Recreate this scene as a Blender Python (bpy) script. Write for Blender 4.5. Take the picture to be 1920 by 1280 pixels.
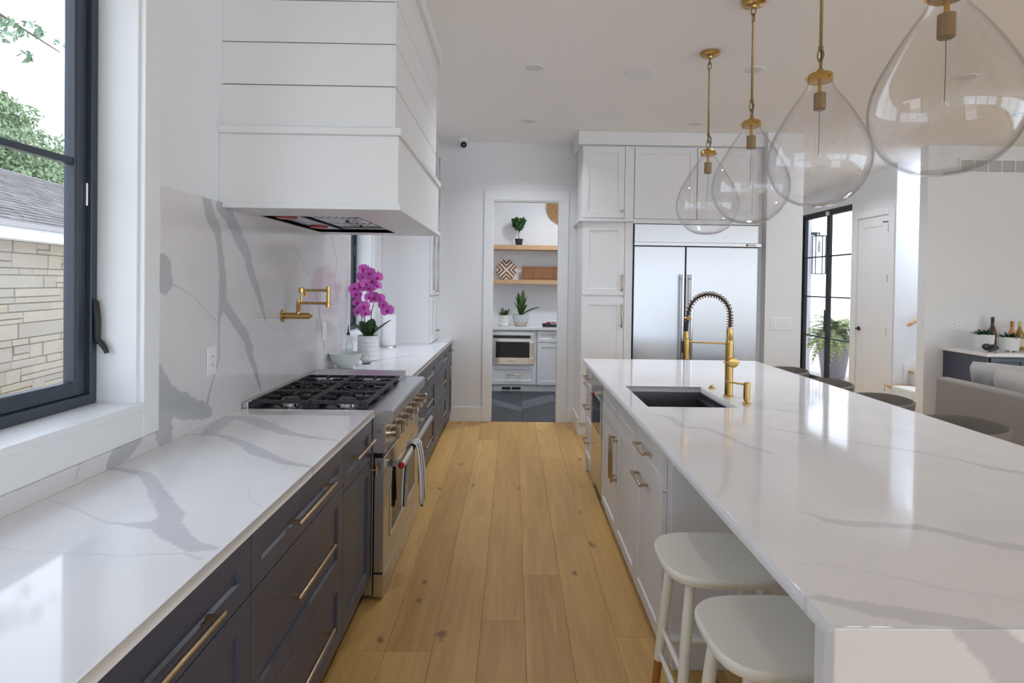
import bpy, bmesh, math, random
import numpy as np
from mathutils import Vector, Matrix
random.seed(7)
R = math.radians
for _o in list(bpy.data.objects): bpy.data.objects.remove(_o)
scene = bpy.context.scene
COL = scene.collection
# ------------------------------------------------------------------ camera
cd = bpy.data.cameras.new('camera'); cam = bpy.data.objects.new('camera', cd); COL.objects.link(cam)
cd.sensor_width = 36.0; cd.lens = 1067.0/1920*36
cd.shift_x = -(973-960)/1920; cd.shift_y = (545-640)/1920
cd.clip_start = .02; cd.clip_end = 300
def camera_matrix(yaw, pitch, roll, loc):
    f = Vector((math.sin(yaw)*math.cos(pitch), math.cos(yaw)*math.cos(pitch), -math.sin(pitch)))
    r0 = Vector((math.cos(yaw), -math.sin(yaw), 0)); u0 = r0.cross(f)
    r = math.cos(roll)*r0 + math.sin(roll)*u0; u = -math.sin(roll)*r0 + math.cos(roll)*u0
    M = Matrix((r, u, -f)).transposed().to_4x4(); M.translation = loc
    return M
cam.matrix_world = camera_matrix(R(.6), R(.7), R(.83), Vector((0, 0, 1.545)))
scene.camera = cam
# ------------------------------------------------------------------ sky, daylight, exposure
w = bpy.data.worlds.new('World'); scene.world = w; w.use_nodes = True
wn = w.node_tree; wn.nodes.clear()
wo = wn.nodes.new('ShaderNodeOutputWorld'); wb = wn.nodes.new('ShaderNodeBackground')
wtc = wn.nodes.new('ShaderNodeTexCoord'); wsep = wn.nodes.new('ShaderNodeSeparateXYZ')
wr = wn.nodes.new('ShaderNodeValToRGB')
wn.links.new(wtc.outputs['Generated'], wsep.inputs[0]); wn.links.new(wsep.outputs['Z'], wr.inputs[0])
wr.color_ramp.elements[0].position = 0.0; wr.color_ramp.elements[0].color = (.80, .89, 1, 1)
wr.color_ramp.elements[1].position = .9; wr.color_ramp.elements[1].color = (.72, .83, 1, 1)
wn.links.new(wr.outputs[0], wb.inputs[0]); wb.inputs[1].default_value = 3.05
wn.links.new(wb.outputs[0], wo.inputs[0])
def area(name, loc, rot, sx, sy, power, col=(1, 1, 1)):
    l = bpy.data.lights.new(name, 'AREA'); l.shape = 'RECTANGLE'; l.size = sx; l.size_y = sy; l.energy = power; l.color = col
    o = bpy.data.objects.new(name, l); COL.objects.link(o); o.location = loc; o.rotation_euler = rot
    return o
# daylight entering by the windows of the room (the glazing stands in the walls further down)
DAY = (.80, .90, 1.0)
area('daylight_rear_window', (3.4, -8.4, 1.65), (R(90), 0, 0), 9.0, 2.5, 60, (.50, .76, 1))
area('daylight_living_window', (8.42, -2.2, 1.65), (R(90), 0, R(90)), 8.6, 2.5, 112, (.70, .89, 1))
area('daylight_stairwell', (5.7, 6.65, 3.6), (0, 0, 0), 1.5, .6, 55, DAY)
vs = scene.view_settings
vs.view_transform = 'Standard'; vs.look = 'None'; vs.gamma = 1.0; vs.use_curve_mapping = False
vs.exposure = 0.0
try:
    cy = scene.cycles
    cy.use_denoising = True; cy.max_bounces = 9; cy.diffuse_bounces = 6; cy.glossy_bounces = 4
    cy.use_adaptive_sampling = True; cy.adaptive_threshold = .07
    cy.transparent_max_bounces = 24; cy.sample_clamp_indirect = 6
    cy.caustics_reflective = False; cy.caustics_refractive = False
except Exception: pass
# ------------------------------------------------------------------ materials
MATS = {}
def mat(name, col, rough=.5, metal=0.0, var=0.0, scale=8.0, bump=0.0, bscale=60.0, stretch=(1, 1, 1), spec=.5, coat=0.0, trans=0.0, sheen=0.0, ior=1.45, emit=None):
    m = bpy.data.materials.new(name); m.use_nodes = True; nt = m.node_tree
    b = nt.nodes['Principled BSDF']; L = nt.links.new
    b.inputs['Base Color'].default_value = (*col, 1); b.inputs['Roughness'].default_value = rough
    b.inputs['Metallic'].default_value = metal; b.inputs['Specular IOR Level'].default_value = spec
    b.inputs['Coat Weight'].default_value = coat; b.inputs['Transmission Weight'].default_value = trans
    b.inputs['Sheen Weight'].default_value = sheen; b.inputs['IOR'].default_value = ior
    tc = nt.nodes.new('ShaderNodeTexCoord'); mp = nt.nodes.new('ShaderNodeMapping'); mp.inputs['Scale'].default_value = stretch
    L(tc.outputs['Object'], mp.inputs[0])
    if var > 0:
        n = nt.nodes.new('ShaderNodeTexNoise'); n.inputs['Scale'].default_value = scale; n.inputs['Detail'].default_value = 5
        L(mp.outputs[0], n.inputs[0])
        mx = nt.nodes.new('ShaderNodeMix'); mx.data_type = 'RGBA'
        mx.inputs[6].default_value = (*[max(0, c*(1-var)) for c in col], 1); mx.inputs[7].default_value = (*[min(1, c*(1+var)) for c in col], 1)
        L(n.outputs[0], mx.inputs[0]); L(mx.outputs[2], b.inputs['Base Color'])
    if bump > 0:
        n2 = nt.nodes.new('ShaderNodeTexNoise'); n2.inputs['Scale'].default_value = bscale; n2.inputs['Detail'].default_value = 3
        L(mp.outputs[0], n2.inputs[0])
        bp = nt.nodes.new('ShaderNodeBump'); bp.inputs['Strength'].default_value = bump; bp.inputs['Distance'].default_value = .002
        L(n2.outputs[0], bp.inputs['Height']); L(bp.outputs[0], b.inputs['Normal'])
    if emit:
        b.inputs['Emission Color'].default_value = (*emit[0], 1); b.inputs['Emission Strength'].default_value = emit[1]
    MATS[name] = m
    return m
def glass_mat(name, tint=(1, 1, 1), f0=.04, gloss=(1, 1, 1), rough=.0, edge=1.0, power=5.0, rim=None):
    """thin clear sheet: transparent, with a mirror share that grows towards grazing view (same for both faces)"""
    m = bpy.data.materials.new(name); m.use_nodes = True; nt = m.node_tree; nt.nodes.clear(); L = nt.links.new
    o = nt.nodes.new('ShaderNodeOutputMaterial'); mx = nt.nodes.new('ShaderNodeMixShader')
    t = nt.nodes.new('ShaderNodeBsdfTransparent'); g = nt.nodes.new('ShaderNodeBsdfGlossy'); f = nt.nodes.new('ShaderNodeLayerWeight')
    f.inputs['Blend'].default_value = .5
    t.inputs[0].default_value = (*tint, 1); g.inputs[0].default_value = (*gloss, 1); g.inputs['Roughness'].default_value = rough
    p = nt.nodes.new('ShaderNodeMath'); p.operation = 'POWER'; p.inputs[1].default_value = power
    k = nt.nodes.new('ShaderNodeMath'); k.operation = 'MULTIPLY_ADD'; k.inputs[1].default_value = (1-f0)*edge; k.inputs[2].default_value = f0; k.use_clamp = True
    L(f.outputs['Facing'], p.inputs[0]); L(p.outputs[0], k.inputs[0]); L(k.outputs[0], mx.inputs[0])
    if rim:                                   # longer way through the wall of the glass near its outline
        q = nt.nodes.new('ShaderNodeMath'); q.operation = 'POWER'; q.inputs[1].default_value = 7.5; L(f.outputs['Facing'], q.inputs[0])
        c = nt.nodes.new('ShaderNodeMix'); c.data_type = 'RGBA'; c.inputs[6].default_value = (*tint, 1); c.inputs[7].default_value = (*rim, 1)
        L(q.outputs[0], c.inputs[0]); L(c.outputs[2], t.inputs[0])
    L(t.outputs[0], mx.inputs[1]); L(g.outputs[0], mx.inputs[2]); L(mx.outputs[0], o.inputs[0])
    MATS[name] = m
    return m
def wood_plank(name, c0, c1, knots=True, rough=.42):
    m = bpy.data.materials.new(name); m.use_nodes = True; nt = m.node_tree; L = nt.links.new; N = nt.nodes.new
    b = nt.nodes['Principled BSDF']; b.inputs['Roughness'].default_value = rough; b.inputs['Specular IOR Level'].default_value = .4
    tc = N('ShaderNodeTexCoord'); oi = N('ShaderNodeObjectInfo')
    cmb = N('ShaderNodeCombineXYZ'); k = N('ShaderNodeMath'); k.operation = 'MULTIPLY'; k.inputs[1].default_value = 37.0
    L(oi.outputs['Random'], k.inputs[0]); L(k.outputs[0], cmb.inputs[0]); L(k.outputs[0], cmb.inputs[1])
    add = N('ShaderNodeVectorMath'); L(tc.outputs['Object'], add.inputs[0]); L(cmb.outputs[0], add.inputs[1])
    mp = N('ShaderNodeMapping'); mp.inputs['Scale'].default_value = (26, 1.6, 8); L(add.outputs[0], mp.inputs[0])
    n = N('ShaderNodeTexNoise'); n.inputs['Scale'].default_value = 1.0; n.inputs['Detail'].default_value = 7; n.inputs['Distortion'].default_value = 1.2
    L(mp.outputs[0], n.inputs[0])
    mp2 = N('ShaderNodeMapping'); mp2.inputs['Scale'].default_value = (5, .7, 3); L(add.outputs[0], mp2.inputs[0])
    n2 = N('ShaderNodeTexNoise'); n2.inputs['Scale'].default_value = 1.4; n2.inputs['Detail'].default_value = 4; L(mp2.outputs[0], n2.inputs[0])
    s = N('ShaderNodeMath'); s.operation = 'MULTIPLY_ADD'; s.inputs[1].default_value = .55; L(n.outputs[0], s.inputs[0])
    s2 = N('ShaderNodeMath'); s2.operation = 'MULTIPLY'; s2.inputs[1].default_value = .45; L(n2.outputs[0], s2.inputs[0]); L(s2.outputs[0], s.inputs[2])
    rv = N('ShaderNodeMath'); rv.operation = 'MULTIPLY_ADD'; rv.inputs[1].default_value = .30; rv.inputs[2].default_value = -.15; L(oi.outputs['Random'], rv.inputs[0])
    s3 = N('ShaderNodeMath'); s3.operation = 'ADD'; L(s.outputs[0], s3.inputs[0]); L(rv.outputs[0], s3.inputs[1])
    cr = N('ShaderNodeValToRGB'); cr.color_ramp.elements[0].position = .22; cr.color_ramp.elements[0].color = (*c0, 1)
    cr.color_ramp.elements[1].position = .78; cr.color_ramp.elements[1].color = (*c1, 1); L(s3.outputs[0], cr.inputs[0])
    out = cr.outputs[0]
    if knots:
        mp3 = N('ShaderNodeMapping'); mp3.inputs['Scale'].default_value = (5.0, 2.6, 1); L(add.outputs[0], mp3.inputs[0])
        nd = N('ShaderNodeTexNoise'); nd.inputs['Scale'].default_value = 9; L(add.outputs[0], nd.inputs[0])
        vm = N('ShaderNodeVectorMath'); vm.operation = 'MULTIPLY_ADD'; vm.inputs[1].default_value = (.35, .35, 0); L(nd.outputs[1], vm.inputs[0]); L(mp3.outputs[0], vm.inputs[2])
        v = N('ShaderNodeTexVoronoi'); v.inputs['Scale'].default_value = 1.0; v.voronoi_dimensions = '2D'; L(vm.outputs[0], v.inputs[0])
        r2 = N('ShaderNodeValToRGB'); r2.color_ramp.elements[0].position = .03; r2.color_ramp.elements[0].color = (1, 1, 1, 1)
        r2.color_ramp.elements[1].position = .11; r2.color_ramp.elements[1].color = (0, 0, 0, 1); L(v.outputs['Distance'], r2.inputs[0])
        sep = N('ShaderNodeSeparateColor'); L(v.outputs['Color'], sep.inputs[0])
        gt = N('ShaderNodeMath'); gt.operation = 'GREATER_THAN'; gt.inputs[1].default_value = .80; L(sep.outputs[0], gt.inputs[0])
        ml = N('ShaderNodeMath'); ml.operation = 'MULTIPLY'; L(r2.outputs[0], ml.inputs[0]); L(gt.outputs[0], ml.inputs[1])
        ml2 = N('ShaderNodeMath'); ml2.operation = 'MULTIPLY'; ml2.inputs[1].default_value = .75; L(ml.outputs[0], ml2.inputs[0])
        mx = N('ShaderNodeMix'); mx.data_type = 'RGBA'; mx.inputs[7].default_value = (c0[0]*.28, c0[1]*.25, c0[2]*.28, 1)
        L(ml2.outputs[0], mx.inputs[0]); L(out, mx.inputs[6]); out = mx.outputs[2]
    L(out, b.inputs['Base Color'])
    bp = N('ShaderNodeBump'); bp.inputs['Strength'].default_value = .12; bp.inputs['Distance'].default_value = .002; L(n.outputs[0], bp.inputs['Height']); L(bp.outputs[0], b.inputs['Normal'])
    MATS[name] = m
    return m
def vein_mat(name, base, vein, rough):
    m = bpy.data.materials.new(name); m.use_nodes = True; nt = m.node_tree; L = nt.links.new; N = nt.nodes.new
    b = nt.nodes['Principled BSDF']; b.inputs['Roughness'].default_value = rough; b.inputs['Specular IOR Level'].default_value = .5
    a = N('ShaderNodeAttribute'); a.attribute_name = 'vein'
    mx = N('ShaderNodeMix'); mx.data_type = 'RGBA'; mx.inputs[7].default_value = (*vein, 1)
    tc = N('ShaderNodeTexCoord'); n = N('ShaderNodeTexNoise'); n.inputs['Scale'].default_value = 3.5; n.inputs['Detail'].default_value = 6; L(tc.outputs['Object'], n.inputs[0])
    cr = N('ShaderNodeValToRGB'); cr.color_ramp.elements[0].position = .35; cr.color_ramp.elements[0].color = (*[c*.95 for c in base], 1)
    cr.color_ramp.elements[1].position = .6; cr.color_ramp.elements[1].color = (*base, 1); L(n.outputs[0], cr.inputs[0])
    L(cr.outputs[0], mx.inputs[6]); L(a.outputs['Fac'], mx.inputs[0]); L(mx.outputs[2], b.inputs['Base Color'])
    MATS[name] = m
    return m
WALL = mat('wall_paint', (.80, .81, .83), .6, var=.015, scale=2, bump=.05, bscale=220)
CEIL = mat('ceiling_paint', (.92, .91, .905), .75, bump=.05, bscale=200)
WHITE = mat('white_cabinet_paint', (.80, .80, .81), .38, var=.01, scale=3)
TRIM = mat('white_trim_paint', (.82, .83, .84), .35, var=.01, scale=3)
NAVY = mat('navy_cabinet_paint', (.046, .057, .095), .33, var=.05, scale=5, spec=.75)
QUARTZ = vein_mat('veined_quartz', (.865, .87, .90), (.64, .64, .69), .07)
QUARTZ_I = vein_mat('veined_island_quartz', (.865, .85, .87), (.69, .68, .72), .07)
SPLASH = vein_mat('veined_backsplash_quartz', (.72, .69, .70), (.47, .475, .50), .10)
PLANK = wood_plank('oak_plank', (.45, .250, .078), (.74, .465, .165))
OAK = wood_plank('oak_shelf', (.44, .26, .13), (.58, .37, .21), knots=False, rough=.5)
BOARD = wood_plank('acacia_board', (.15, .062, .024), (.30, .145, .06), knots=False)
STEEL = mat('brushed_steel', (.62, .62, .63), .24, 1.0, var=.05, scale=3, bump=.05, bscale=40, stretch=(1, 1, 30))
STEELH = mat('brushed_steel_fine', (.58, .58, .60), .30, 1.0, var=.02, scale=2, bump=.006, bscale=40, stretch=(40, 1, 1))
CHROME = mat('polished_steel', (.75, .75, .76), .09, 1.0)
SINKM = mat('sink_steel', (.22, .22, .235), .38, 1.0, var=.2, scale=5)
IRON = mat('cast_iron', (.035, .036, .042), .5, 0, var=.2, scale=30, bump=.2, bscale=300)
BLACKG = mat('black_enamel', (.012, .012, .015), .18)
DGLASS = mat('dark_oven_glass', (.02, .018, .016), .05)
BRASS = mat('brushed_brass', (.56, .36, .125), .27, 1.0, var=.06, scale=30, stretch=(1, 1, .1))
BRASSD = mat('aged_brass', (.30, .205, .10), .34, 1.0, var=.1, scale=30)
CHAMP = mat('champagne_bronze', (.54, .40, .25), .30, 1.0, var=.05, scale=30)
NICKEL = mat('warm_nickel', (.66, .59, .48), .20, 1.0)
BLKMET = mat('black_metal', (.018, .018, .022), .42)
FRAME = mat('window_frame_charcoal', (.045, .058, .078), .36)
GLASS = glass_mat('pane_glass', (.985, .99, .99), .02)
PENDG = glass_mat('pendant_glass', (.98, .98, .985), .035, edge=.6, power=5.0, rim=(.30, .30, .32))
CLEARG = glass_mat('clear_glass', (.95, .965, .965), .05, power=3.5)
CERAM = mat('white_ceramic', (.80, .80, .80), .22, var=.02)
SAGE = mat('grey_green_ceramic', (.60, .645, .64), .3)
RED = mat('red_medallion', (.35, .012, .02), .2, coat=.5)
PLASTIC = mat('white_plastic', (.82, .82, .84), .35)
DARKP = mat('dark_slot', (.03, .03, .035), .5)
STOOLP = mat('cream_paint', (.90, .865, .775), .42, var=.02)
TIPW = mat('amber_wood', (.42, .17, .055), .4, var=.2, scale=20, stretch=(4, 4, 1))
GREYL = mat('taupe_leather', (.175, .152, .130), .55, var=.06, scale=12, bump=.15, bscale=200)
SOFAF = mat('sofa_linen', (.30, .275, .255), .9, var=.08, scale=150, bump=.5, bscale=500, sheen=.2)
PILLF = mat('pillow_linen', (.40, .385, .37), .9, var=.08, scale=110, bump=.5, bscale=400, sheen=.2)
PILLF2 = mat('pillow_light_linen', (.40, .395, .40), .9, var=.1, scale=60, bump=.5, bscale=400, sheen=.2)
CARPET = mat('runner_carpet', (.72, .70, .66), .95, bump=.6, bscale=300)
LEAF = mat('leaf_green', (.035, .10, .022), .4, var=.35, scale=9)
LEAFD = mat('leaf_dark_green', (.02, .06, .02), .45, var=.3, scale=9)
LEAFY = mat('leaf_yellow_green', (.06, .115, .025), .4, var=.45, scale=12)
FERN = mat('fern_green', (.30, .36, .13), .5, var=.45, scale=7)
SOIL = mat('soil', (.05, .035, .025), .9, var=.3, scale=40, bump=.6, bscale=90)
ORCHID = mat('orchid_petal', (.76, .15, .60), .5, var=.5, scale=45)
ORCHIDL = mat('orchid_lip', (.36, .01, .16), .4)
STEM = mat('orchid_stem', (.22, .16, .06), .5, var=.3, scale=30)
PAPER = mat('paper_towel', (.84, .84, .85), .9, bump=.4, bscale=180)
BEIGE = mat('beige_ceramic', (.55, .47, .38), .5, var=.06, scale=30)
BLKPOT = mat('black_pot', (.02, .02, .022), .5)
WOVENL = mat('woven_cream', (.70, .63, .54), .8, var=.1, scale=60, bump=.5, bscale=200)
WOVEND = mat('woven_brown', (.17, .06, .035), .8, var=.2, scale=60, bump=.5, bscale=200)
BASKET = mat('basket_straw', (.42, .24, .11), .8, var=.5, scale=45, bump=.8, bscale=130)
KNOT = mat('knot_charcoal', (.045, .045, .05), .45, var=.3, scale=20)
STONE = None
# ------------------------------------------------------------------ mesh helpers
class MB:
    def __init__(s): s.v = []; s.f = []
    def add(s, vs, fs):
        n = len(s.v); s.v += [tuple(p) for p in vs]; s.f += [tuple(i+n for i in f) for f in fs]; return s
    def box(s, x0, x1, y0, y1, z0, z1):
        x0, x1 = min(x0, x1), max(x0, x1); y0, y1 = min(y0, y1), max(y0, y1); z0, z1 = min(z0, z1), max(z0, z1)
        return s.add([(x0,y0,z0),(x1,y0,z0),(x1,y1,z0),(x0,y1,z0),(x0,y0,z1),(x1,y0,z1),(x1,y1,z1),(x0,y1,z1)],
                     [(0,3,2,1),(4,5,6,7),(0,1,5,4),(1,2,6,5),(2,3,7,6),(3,0,4,7)])
    def ring(s, rings, close=True, cap=True):
        n = len(rings[0]); vs = [p for r in rings for p in r]; fs = []
        for i in range(len(rings)-1):
            for j in range(n if close else n-1):
                k = (j+1) % n
                fs.append((i*n+j, i*n+k, (i+1)*n+k, (i+1)*n+j))
        if cap and close:
            fs.append(tuple(range(n))[::-1]); fs.append(tuple((len(rings)-1)*n+j for j in range(n)))
        return s.add(vs, fs)
    def tube(s, path, r, n=12, cap=True):
        path = [Vector(p) for p in path]; rs = r if hasattr(r, '__len__') else [r]*len(path)
        rings = []; prev = None
        for i, p in enumerate(path):
            a = path[max(i-1, 0)]; b = path[min(i+1, len(path)-1)]
            t = (b-a).normalized()
            if prev is None:
                u = t.orthogonal().normalized()
            else:
                u = (prev - t*prev.dot(t))
                u = u.normalized() if u.length > 1e-6 else t.orthogonal().normalized()
            prev = u; v = t.cross(u)
            rings.append([p + (u*math.cos(2*math.pi*k/n) + v*math.sin(2*math.pi*k/n))*rs[i] for k in range(n)])
        return s.ring(rings, cap=cap)
    def cyl(s, p0, p1, r, n=20, r2=None): return s.tube([p0, p1], [r, r if r2 is None else r2], n)
    def lathe(s, prof, c=(0, 0, 0), n=32, axis='z', cap=True):
        rings = []
        for (r, h) in prof:
            rg = []
            for k in range(n):
                a = 2*math.pi*k/n; x, y = r*math.cos(a), r*math.sin(a)
                if axis == 'z': p = (c[0]+x, c[1]+y, c[2]+h)
                elif axis == 'x': p = (c[0]+h, c[1]+x, c[2]+y)
                else: p = (c[0]+y, c[1]+h, c[2]+x)
                rg.append(p)
            rings.append(rg)
        return s.ring(rings, cap=cap)
    def prism(s, poly, h0, h1, axis='z'):
        n = len(poly)
        def m(p, h): return (p[0], p[1], h) if axis == 'z' else ((p[0], h, p[1]) if axis == 'y' else (h, p[0], p[1]))
        return s.ring([[m(p, h0) for p in poly], [m(p, h1) for p in poly]])
    def build(s, name, m, parent=None, smooth=False, bevel=0.0, seg=1, loc=None, auto=None):
        root = parent; off = Vector((0, 0, 0))
        while root is not None: off += root.location; root = root.parent
        me = bpy.data.meshes.new(name)
        base = off if loc is None else Vector(loc)+off*0
        me.from_pydata([(p[0]-base[0], p[1]-base[1], p[2]-base[2]) for p in s.v], [], s.f)
        bm = bmesh.new(); bm.from_mesh(me)
        bmesh.ops.recalc_face_normals(bm, faces=bm.faces)
        if bevel > 0:
            es = [e for e in bm.edges if e.is_manifold and e.calc_face_angle(0) > .6]
            bmesh.ops.bevel(bm, geom=es, offset=bevel, segments=seg, profile=.5, affect='EDGES', clamp_overlap=True)
        bm.to_mesh(me); bm.free()
        me.materials.append(m)
        if smooth:
            me.polygons.foreach_set('use_smooth', [True]*len(me.polygons))
            try: me.set_sharp_from_angle(angle=R(auto or 40))
            except Exception: pass
        o = bpy.data.objects.new(name, me); COL.objects.link(o)
        if loc is not None: o.location = Vector(loc)
        if parent: o.parent = parent
        return o
def tag(o, label=None, cat=None, group=None, kind=None):
    if label: o['label'] = label
    if cat: o['category'] = cat
    if group: o['group'] = group
    if kind: o['kind'] = kind
    return o
def T(name, label, cat, loc=(0, 0, 0), rz=0, group=None, kind=None):
    o = bpy.data.objects.new(name, None); COL.objects.link(o); o.location = loc; o.rotation_euler = (0, 0, rz); o.empty_display_size = .1
    return tag(o, label, cat, group, kind)
def kids(o): return [c for c in bpy.data.objects if c.parent == o]
def copy_tree(o, loc=None, rz=None, label=None, parent=None, group=None):
    c = o.copy(); COL.objects.link(c); c.parent = parent
    if loc is not None: c.location = loc
    if rz is not None: c.rotation_euler = (0, 0, rz)
    if label: c['label'] = label
    if group: c['group'] = group
    for ch in kids(o): copy_tree(ch, parent=c)
    return c
def S(name, mb, m, label=None, parent=None, **k):
    o = mb.build(name, m, parent, **k)
    if parent is None: tag(o, label, kind='structure')
    return o
def part(parent, name, mb, m, label=None, **k):
    o = mb.build(name, m, parent, **k)
    if label: o['label'] = label
    return o
def amap(axis, plane):
    if axis == 'x+': return lambda u, z, n: (plane+n, u, z)
    if axis == 'x-': return lambda u, z, n: (plane-n, u, z)
    return lambda u, z, n: (u, plane-n, z)
def front(name, parent, axis, u0, u1, z0, z1, plane, m, rail=.062, th=.02, deep=.009):
    """a shaker front: a frame with its panel set back"""
    f = amap(axis, plane); a = rail; b = rail+.005
    R4 = lambda i, n: [f(u0+i, z0+i, n), f(u1-i, z0+i, n), f(u1-i, z1-i, n), f(u0+i, z1-i, n)]
    mb = MB()
    mb.ring([R4(0, -th), R4(0, -.0015), R4(.0015, 0), R4(a, 0), R4(b, -deep)])
    return part(parent, name, mb, m)
def slab_front(name, parent, axis, u0, u1, z0, z1, plane, m, th=.02):
    f = amap(axis, plane); mb = MB()
    R4 = lambda i, n: [f(u0+i, z0+i, n), f(u1-i, z0+i, n), f(u1-i, z1-i, n), f(u0+i, z1-i, n)]
    mb.ring([R4(0, -th), R4(0, -.0015), R4(.0015, 0)])
    return part(parent, name, mb, m)
def pull(parent, axis, u, z, plane, L, horiz=True, m=None, r=.0068, out=.032, name='handle'):
    f = amap(axis, plane); mb = MB(); h = L/2
    P = (lambda t, n: f(u+t, z, n)) if horiz else (lambda t, n: f(u, z+t, n))
    mb.tube([P(-h, out), P(-h+.003, out), P(h-.003, out), P(h, out)], [r*.8, r, r, r*.8], 12)
    e = min(.02, h*.12)
    for t in (-h+e, h-e):
        q = .0062; a = P(t-q, 0); b = P(t+q, out)
        k = [0, 1, 2]; lo = [min(a[i], b[i]) for i in k]; hi = [max(a[i], b[i]) for i in k]
        for i in k:
            if hi[i]-lo[i] < 1e-6: lo[i] -= .0055; hi[i] += .0055
        mb.box(lo[0], hi[0], lo[1], hi[1], lo[2], hi[2])
    return part(parent, name, mb, m or CHAMP, smooth=True)
def tknob(parent, axis, u, z, plane, L=.045, horiz=False, out=.03, m=None):
    f = amap(axis, plane); mb = MB()
    mb.cyl(f(u, z, 0), f(u, z, out), .005, 10)
    if horiz: mb.cyl(f(u-L/2, z, out), f(u+L/2, z, out), .0075, 12)
    else: mb.cyl(f(u, z-L/2, out), f(u, z+L/2, out), .0075, 12)
    return part(parent, 'handle', mb, m or CHAMP, smooth=True)
# ------------------------------------------------------------------ veined slabs (colour of the veins held per vertex)
def lattice(seed, n=256):
    return np.random.RandomState(seed).rand(n, n)
LAT = lattice(3)
def vnoise(x, y):
    xi = np.floor(x).astype(int); yi = np.floor(y).astype(int); fx = x-xi; fy = y-yi
    fx = fx*fx*(3-2*fx); fy = fy*fy*(3-2*fy); n = LAT.shape[0]
    a = LAT[xi % n, yi % n]; b = LAT[(xi+1) % n, yi % n]; c = LAT[xi % n, (yi+1) % n]; d = LAT[(xi+1) % n, (yi+1) % n]
    return (a*(1-fx)+b*fx)*(1-fy)+(c*(1-fx)+d*fx)*fy
def vein_mask(U, V, veins):
    out = np.zeros_like(U)
    n1 = (vnoise(U*9+5, V*9)-.5)*.016+(vnoise(U*45, V*45+9)-.5)*.007
    n2 = (vnoise(U*9+71, V*9+33)-.5)*.016+(vnoise(U*45+50, V*45+19)-.5)*.007
    hf = (vnoise(U*95, V*95)-.5)
    hf2 = (vnoise(U*33+7, V*33+3)-.5)
    for line in veins:
        best = np.full_like(U, 9.0)
        for (a, b) in zip(line[:-1], line[1:]):
            ax, ay, aw = a; bx, by, bw = b
            k = np.clip(max(aw, bw)/.02, .12, .8)
            X = U+n1*k; Y = V+n2*k
            dx, dy = bx-ax, by-ay; q = dx*dx+dy*dy+1e-9
            t = np.clip(((X-ax)*dx+(Y-ay)*dy)/q, 0, 1)
            d = np.hypot(X-ax-t*dx, Y-ay-t*dy)-(aw+(bw-aw)*t)*(1+.22*hf+.25*hf2)
            best = np.minimum(best, d)
        wmax = max(p[2] for p in line)
        e = .0022
        mk = np.clip(.5-best/(2*e), 0, 1)
        out = np.maximum(out, mk*(1.0 if wmax > .005 else .8))
    return out
def slab(name, us, vs, fpos, thick, veins, m, parent=None, hole=None):
    """grid slab: fpos(u, v, n) -> xyz arrays, n = depth below the face"""
    us = np.asarray(us); vs_ = np.asarray(vs); nu, nv = len(us), len(vs_)
    U, V = np.meshgrid(us, vs_, indexing='ij')
    mask = vein_mask(U, V, veins)
    uc = (us[:-1]+us[1:])/2; vc = (vs_[:-1]+vs_[1:])/2
    K = np.ones((nu-1, nv-1), bool)
    if hole is not None:
        K &= ~((uc[:, None] > hole[0]) & (uc[:, None] < hole[1]) & (vc[None, :] > hole[2]) & (vc[None, :] < hole[3]))
    idx = np.arange(nu*nv).reshape(nu, nv); B = nu*nv
    q = np.stack([idx[:-1, :-1], idx[1:, :-1], idx[1:, 1:], idx[:-1, 1:]], -1)[K]
    P = np.pad(K, 1)
    side = []
    # edges along v (between u cells)
    for (dcell, ) in ((0,),):
        a = P[:-1, 1:-1] != P[1:, 1:-1]           # (nu, nv-1): edge at us[i] from vs[j] to vs[j+1]
        i, j = np.nonzero(a); side.append(np.stack([idx[i, j], idx[i, j+1], idx[i, j+1]+B, idx[i, j]+B], -1))
        b = P[1:-1, :-1] != P[1:-1, 1:]
        i, j = np.nonzero(b); side.append(np.stack([idx[i, j], idx[i+1, j], idx[i+1, j]+B, idx[i, j]+B], -1))
    bi, bj = [0, nu-1], [0, nv-1]
    F = np.concatenate([q]+side)
    top = np.stack(fpos(U, V, 0.0), -1).reshape(-1, 3); bot = np.stack(fpos(U, V, thick), -1).reshape(-1, 3)
    VV = np.concatenate([top, bot]); MK = np.concatenate([mask.ravel(), mask.ravel()])
    used = np.unique(F); rm = np.full(len(VV), -1); rm[used] = np.arange(len(used)); F = rm[F]; VV = VV[used]; MK = MK[used]
    if parent is not None: VV = VV-np.array(parent.location)
    me = bpy.data.meshes.new(name); me.vertices.add(len(VV)); me.vertices.foreach_set('co', VV.ravel().astype(np.float32))
    me.loops.add(F.size); me.loops.foreach_set('vertex_index', F.ravel().astype(np.int32))
    me.polygons.add(len(F)); me.polygons.foreach_set('loop_start', np.arange(0, F.size, 4, dtype=np.int32))
    me.update(calc_edges=True)
    at = me.attributes.new('vein', 'FLOAT', 'POINT'); at.data.foreach_set('value', MK.astype(np.float32))
    me.materials.append(m); me.validate()
    o = bpy.data.objects.new(name, me); COL.objects.link(o)
    if parent: o.parent = parent
    return o
def seg(*pts, step=.004):
    out = []
    for a, b in zip(pts[:-1], pts[1:]):
        n = max(1, int(round((b-a)/step))); out += list(np.linspace(a, b, n+1)[:-1])
    return out+[pts[-1]]
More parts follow.
